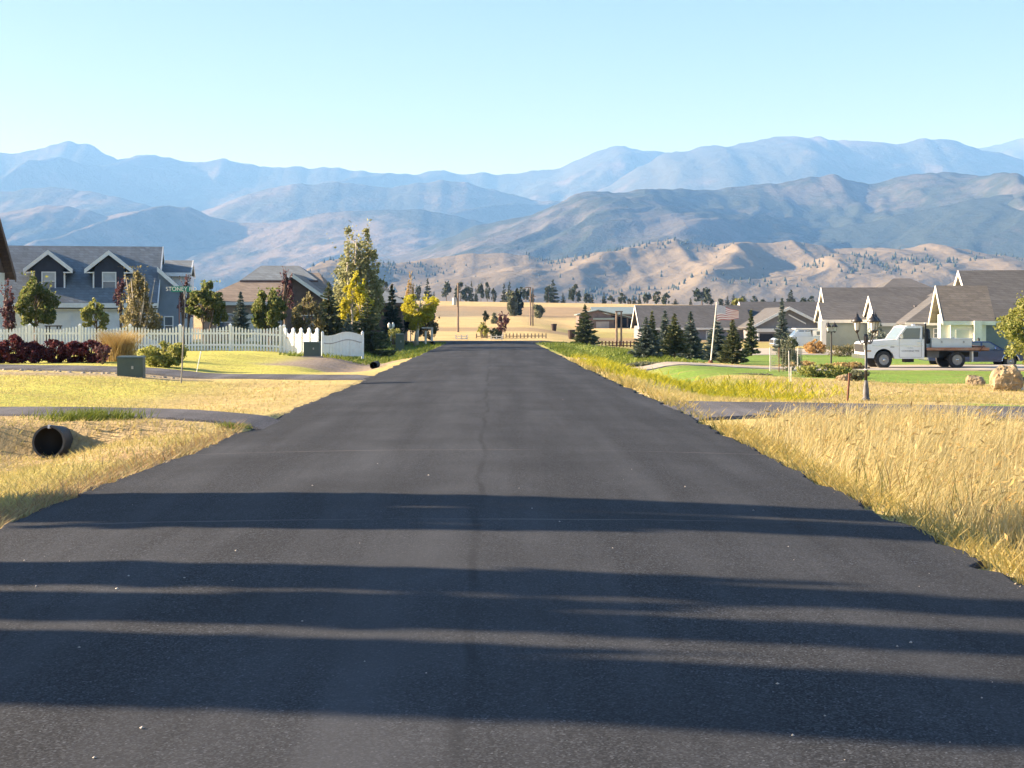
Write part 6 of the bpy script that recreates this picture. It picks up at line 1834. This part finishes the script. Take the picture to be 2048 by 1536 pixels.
# chassis, axles, wheels
MB().box(0.9, 5.4, 0.55, TW - 0.55, 0.5, 0.72).build("chassis", M_BLACKM, tk)
MB().box(1.95, 2.35, 0.3, 0.8, 0.27, 0.43).build("fuel_tank", M_BLACKM, tk)
MB().box(2.9, 3.45, 0.12, 0.5, 0.48, 0.76).build("side_tank", pmat("tank_grey", (0.12, 0.12, 0.12), 0.6, 0.2, 3), tk)
for x_ in (fw, rw_): MB().tube([(x_, 0.1, 0.385), (x_, TW - 0.1, 0.385)], 0.06, 8).build("axle", M_BLACKM, tk)
for x_, in_ in ((fw, 0.02), (rw_, -0.02)):
    wheel(tk, x_, in_, 0.385, 0.385, 0.24, -1); wheel(tk, x_, TW - 0.24 - in_, 0.385, 0.385, 0.24, 1)
m_ = MB(); m_.prism_y([(0.50, 0.5)] + arch(fw, 0.40, 0.462, math.pi - .1, .1, 9) + [(1.30, 0.5), (1.3, 0.95), (0.5, 0.95)], 0.26, TW - 0.26); m_.build("wheel_well", M_BLACKM, tk)
# flatbed: steel frame, planks, headboard
MB().box(2.82, 5.66, -0.08, TW + 0.08, 0.76, 0.83).build("bed_frame", M_BLACKM, tk)
for k in range(9):
    MB().box(2.82, 5.66 - 0.03 * (k % 3), -0.10 + k * 0.234, -0.10 + k * 0.234 + 0.226, 0.832, 0.90).build("plank", M_DECK, tk)
MB().box(2.82, 5.68, -0.14, -0.105, 0.80, 0.925).build("side_rail", pmat("rail_rust", (0.30, 0.15, 0.09), 0.8, 0.3, 4, dirt_shade=(0.45, 0.38, 0.30, 0.7)), tk)
m_ = MB()
for y0 in (0.0, TW - 0.07): m_.box(2.76, 2.83, y0, y0 + 0.07, 0.8, 1.96)
m_.box(2.76, 2.83, 0.07, TW - 0.07, 1.40, 1.47); m_.box(2.76, 2.83, 0.07, TW - 0.07, 1.89, 1.96); m_.build("headboard", M_BLACKM, tk)
MB().box(2.76, 2.83, 0.0, 0.07, 1.962, 2.0).build("cap", M_VINYL, tk)
m_ = MB(); m_.lathe([(0.12, 0.0), (0.135, 0.08), (0.135, 0.5), (0.11, 0.62), (0.06, 0.66)], 12, (2.98, 0.35, 1.08)); m_.build("black_drum", M_BLACKM, tk, smooth=True)
MB().box(2.86, 3.06, 0.25, 0.6, 0.902, 1.10).build("drum_stand", M_BOX, tk)
MB().box(5.05, 5.6, 0.15, TW - 0.2, 0.902, 0.99).build("spare_planks", M_DECK, tk)
m_ = MB(); m_.tube([(5.22, -0.16, 0.74), (5.3, -0.16, 0.86), (5.42, -0.16, 1.02)], 0.02, 6); m_.build("load_hook", M_RUSTY, tk)
MB().box(4.92, 4.98, -0.02, 0.3, 0.30, 0.76).build("mud_flap", M_CREAM, tk)
# toolbox on the bed
tbx = empty("toolbox", (TX + 3.08 * 0.95, TY - 0.03, tk.location[2] + 0.903), "long pale toolbox lying on the truck's flatbed", "toolbox")
MB().box(0, 1.74, 0, 0.62, 0.0, 0.38).build("chest", M_BOX, tbx, bevel=0.01)
MB().box(-0.02, 1.76, -0.02, 0.64, 0.381, 0.425).build("lid", M_BOX, tbx)
for x_ in (0.42, 1.38): MB().box(x_ - .035, x_ + .035, -0.025, -0.003, 0.22, 0.30).build("latch", M_GALV, tbx)

# ---- dark blue car behind it, front to the right
CXX, CYY = W(1856, 0, 71)[0], 71.0
cr = empty("blue_car", (CXX, CYY, W(0, 736, 71)[2]), "dark blue car with long hood parked behind the flatbed truck", "car")
Lc = (2046 - 1846) * 71 / F
w1, w2 = 0.85, 4.05
side = [(0.05, 0.35)] + [(w1 - 0.42, 0.33)] + arch(w1, 0.32, 0.40, math.pi - .05, .05, 9) + [(w1 + 0.42, 0.30), (w2 - 0.42, 0.30)] + arch(w2, 0.32, 0.40, math.pi - .05, .05, 9) + [(w2 + 0.42, 0.33), (Lc - 0.03, 0.36), (Lc, 0.55), (Lc - 0.12, 0.66), (3.9, 0.86), (1.2, 0.88), (0.1, 0.84), (0.0, 0.7)]
MB().prism_y(side, 0, 1.7).build("body", M_CARBLUE, cr, bevel=0.03)
MB().hexa([(1.4, 0.12, 0.86), (3.85, 0.12, 0.84), (3.85, 1.58, 0.84), (1.4, 1.58, 0.86), (1.9, 0.25, 1.30), (3.12, 0.25, 1.30), (3.12, 1.45, 1.30), (1.9, 1.45, 1.30)]).build("cabin", M_CARBLUE, cr, bevel=0.03)
MB().add([(2.72, 0.125, 0.90), (3.62, 0.125, 0.90), (3.08, 0.222, 1.24), (2.72, 0.222, 1.24)], [(0, 1, 2, 3)]).build("side_window", M_CARGLASS, cr)
MB().add([(1.68, 0.125, 0.90), (2.64, 0.125, 0.90), (2.64, 0.222, 1.24), (1.98, 0.222, 1.24)], [(0, 1, 2, 3)]).build("side_window", M_CARGLASS, cr)
MB().add([(3.84, 0.2, 0.88), (3.84, 1.5, 0.88), (3.17, 1.4, 1.28), (3.17, 0.3, 1.28)], [(0, 1, 2, 3)]).build("windshield", M_CARGLASS, cr)
for x_ in (w1, w2):
    wheel(cr, x_, 0.02, 0.31, 0.31, 0.2, -1); wheel(cr, x_, 1.48, 0.31, 0.31, 0.2, 1)
    m_ = MB(); P = arch(x_, 0.32, 0.42, math.pi - .05, .05, 11); m_.tube([(a, -0.005, b) for a, b in P], 0.025, 5); m_.build("wheel_trim", M_CHROME, cr, fix=False)
MB().box(Lc - 0.06, Lc + 0.05, 0.05, 1.65, 0.38, 0.5).build("bumper", M_CHROME, cr); MB().box(-0.05, 0.06, 0.05, 1.65, 0.4, 0.52).build("bumper", M_CHROME, cr)
MB().box(1.55, 1.7, -0.015, 0.0, 0.72, 0.75).build("handle", M_CHROME, cr); MB().box(3.3, 3.42, -0.12, 0.12, 0.92, 1.02).build("mirror", M_CARBLUE, cr)
MB().box(Lc - 0.02, Lc + 0.005, 0.1, 0.4, 0.55, 0.63).build("headlight", M_CHROME, cr)

# ---- silver pickup by the garage pillar, front to the left
PX, PY = W(1550, 0, 124)[0], 124.5
sp_ = empty("silver_pickup", (PX, PY, W(0, 702, 124.5)[2]), "silver blue pickup with white rack half hidden behind orange bush and pillar", "truck")
side = [(0.02, 0.45), (0.62, 0.45)] + arch(1.1, 0.42, 0.50, math.pi - .05, .05, 9) + [(1.7, 0.42), (3.6, 0.42)] + arch(4.1, 0.42, 0.50, math.pi - .05, .05, 9) + [(4.7, 0.45), (5.3, 0.5), (5.3, 1.25), (1.75, 1.27), (1.5, 1.22), (0.25, 1.10), (0.0, 0.95)]
MB().prism_y(side, 0, 1.9).build("body", M_SILVER, sp_, bevel=0.03)
MB().hexa([(1.6, 0.1, 1.26), (3.3, 0.1, 1.26), (3.3, 1.8, 1.26), (1.6, 1.8, 1.26), (2.15, 0.22, 1.82), (3.2, 0.22, 1.82), (3.2, 1.68, 1.82), (2.15, 1.68, 1.82)]).build("cab", M_SILVER, sp_, bevel=0.03)
MB().add([(1.9, 0.12, 1.32), (2.65, 0.12, 1.32), (2.65, 0.205, 1.76), (2.25, 0.205, 1.76)], [(0, 1, 2, 3)]).build("side_window", M_GLASS, sp_)
MB().add([(2.72, 0.12, 1.32), (3.2, 0.12, 1.32), (3.15, 0.205, 1.76), (2.72, 0.205, 1.76)], [(0, 1, 2, 3)]).build("side_window", M_GLASS, sp_)
MB().add([(1.63, 0.2, 1.3), (1.63, 1.7, 1.3), (2.1, 1.6, 1.78), (2.1, 0.3, 1.78)], [(0, 1, 2, 3)]).build("windshield", M_GLASS, sp_)
MB().box(3.35, 5.28, 0.08, 1.82, 1.26, 1.78).build("canopy", M_VINYL, sp_, bevel=0.03)
MB().box(3.7, 4.7, 0.06, 0.079, 1.38, 1.68).build("canopy_window", M_GLASS, sp_)
MB().box(1.9, 5.3, 0.15, 1.75, 1.88, 1.95).build("roof_rack", M_VINYL, sp_)
for x_ in (1.1, 4.1): wheel(sp_, x_, 0.02, 0.4, 0.4, 0.25, -1); wheel(sp_, x_, 1.63, 0.4, 0.4, 0.25, 1)
MB().box(-0.08, 0.06, 0.0, 1.9, 0.45, 0.62).build("bumper", M_CHROME, sp_); MB().box(-0.03, 0.02, 0.25, 1.65, 0.68, 0.98).build("grille", M_BLACKM, sp_)
for y0 in (0.03, 1.67): MB().box(-0.025, 0.03, y0, y0 + 0.2, 0.76, 0.96).build("headlight", M_CHROME, sp_)
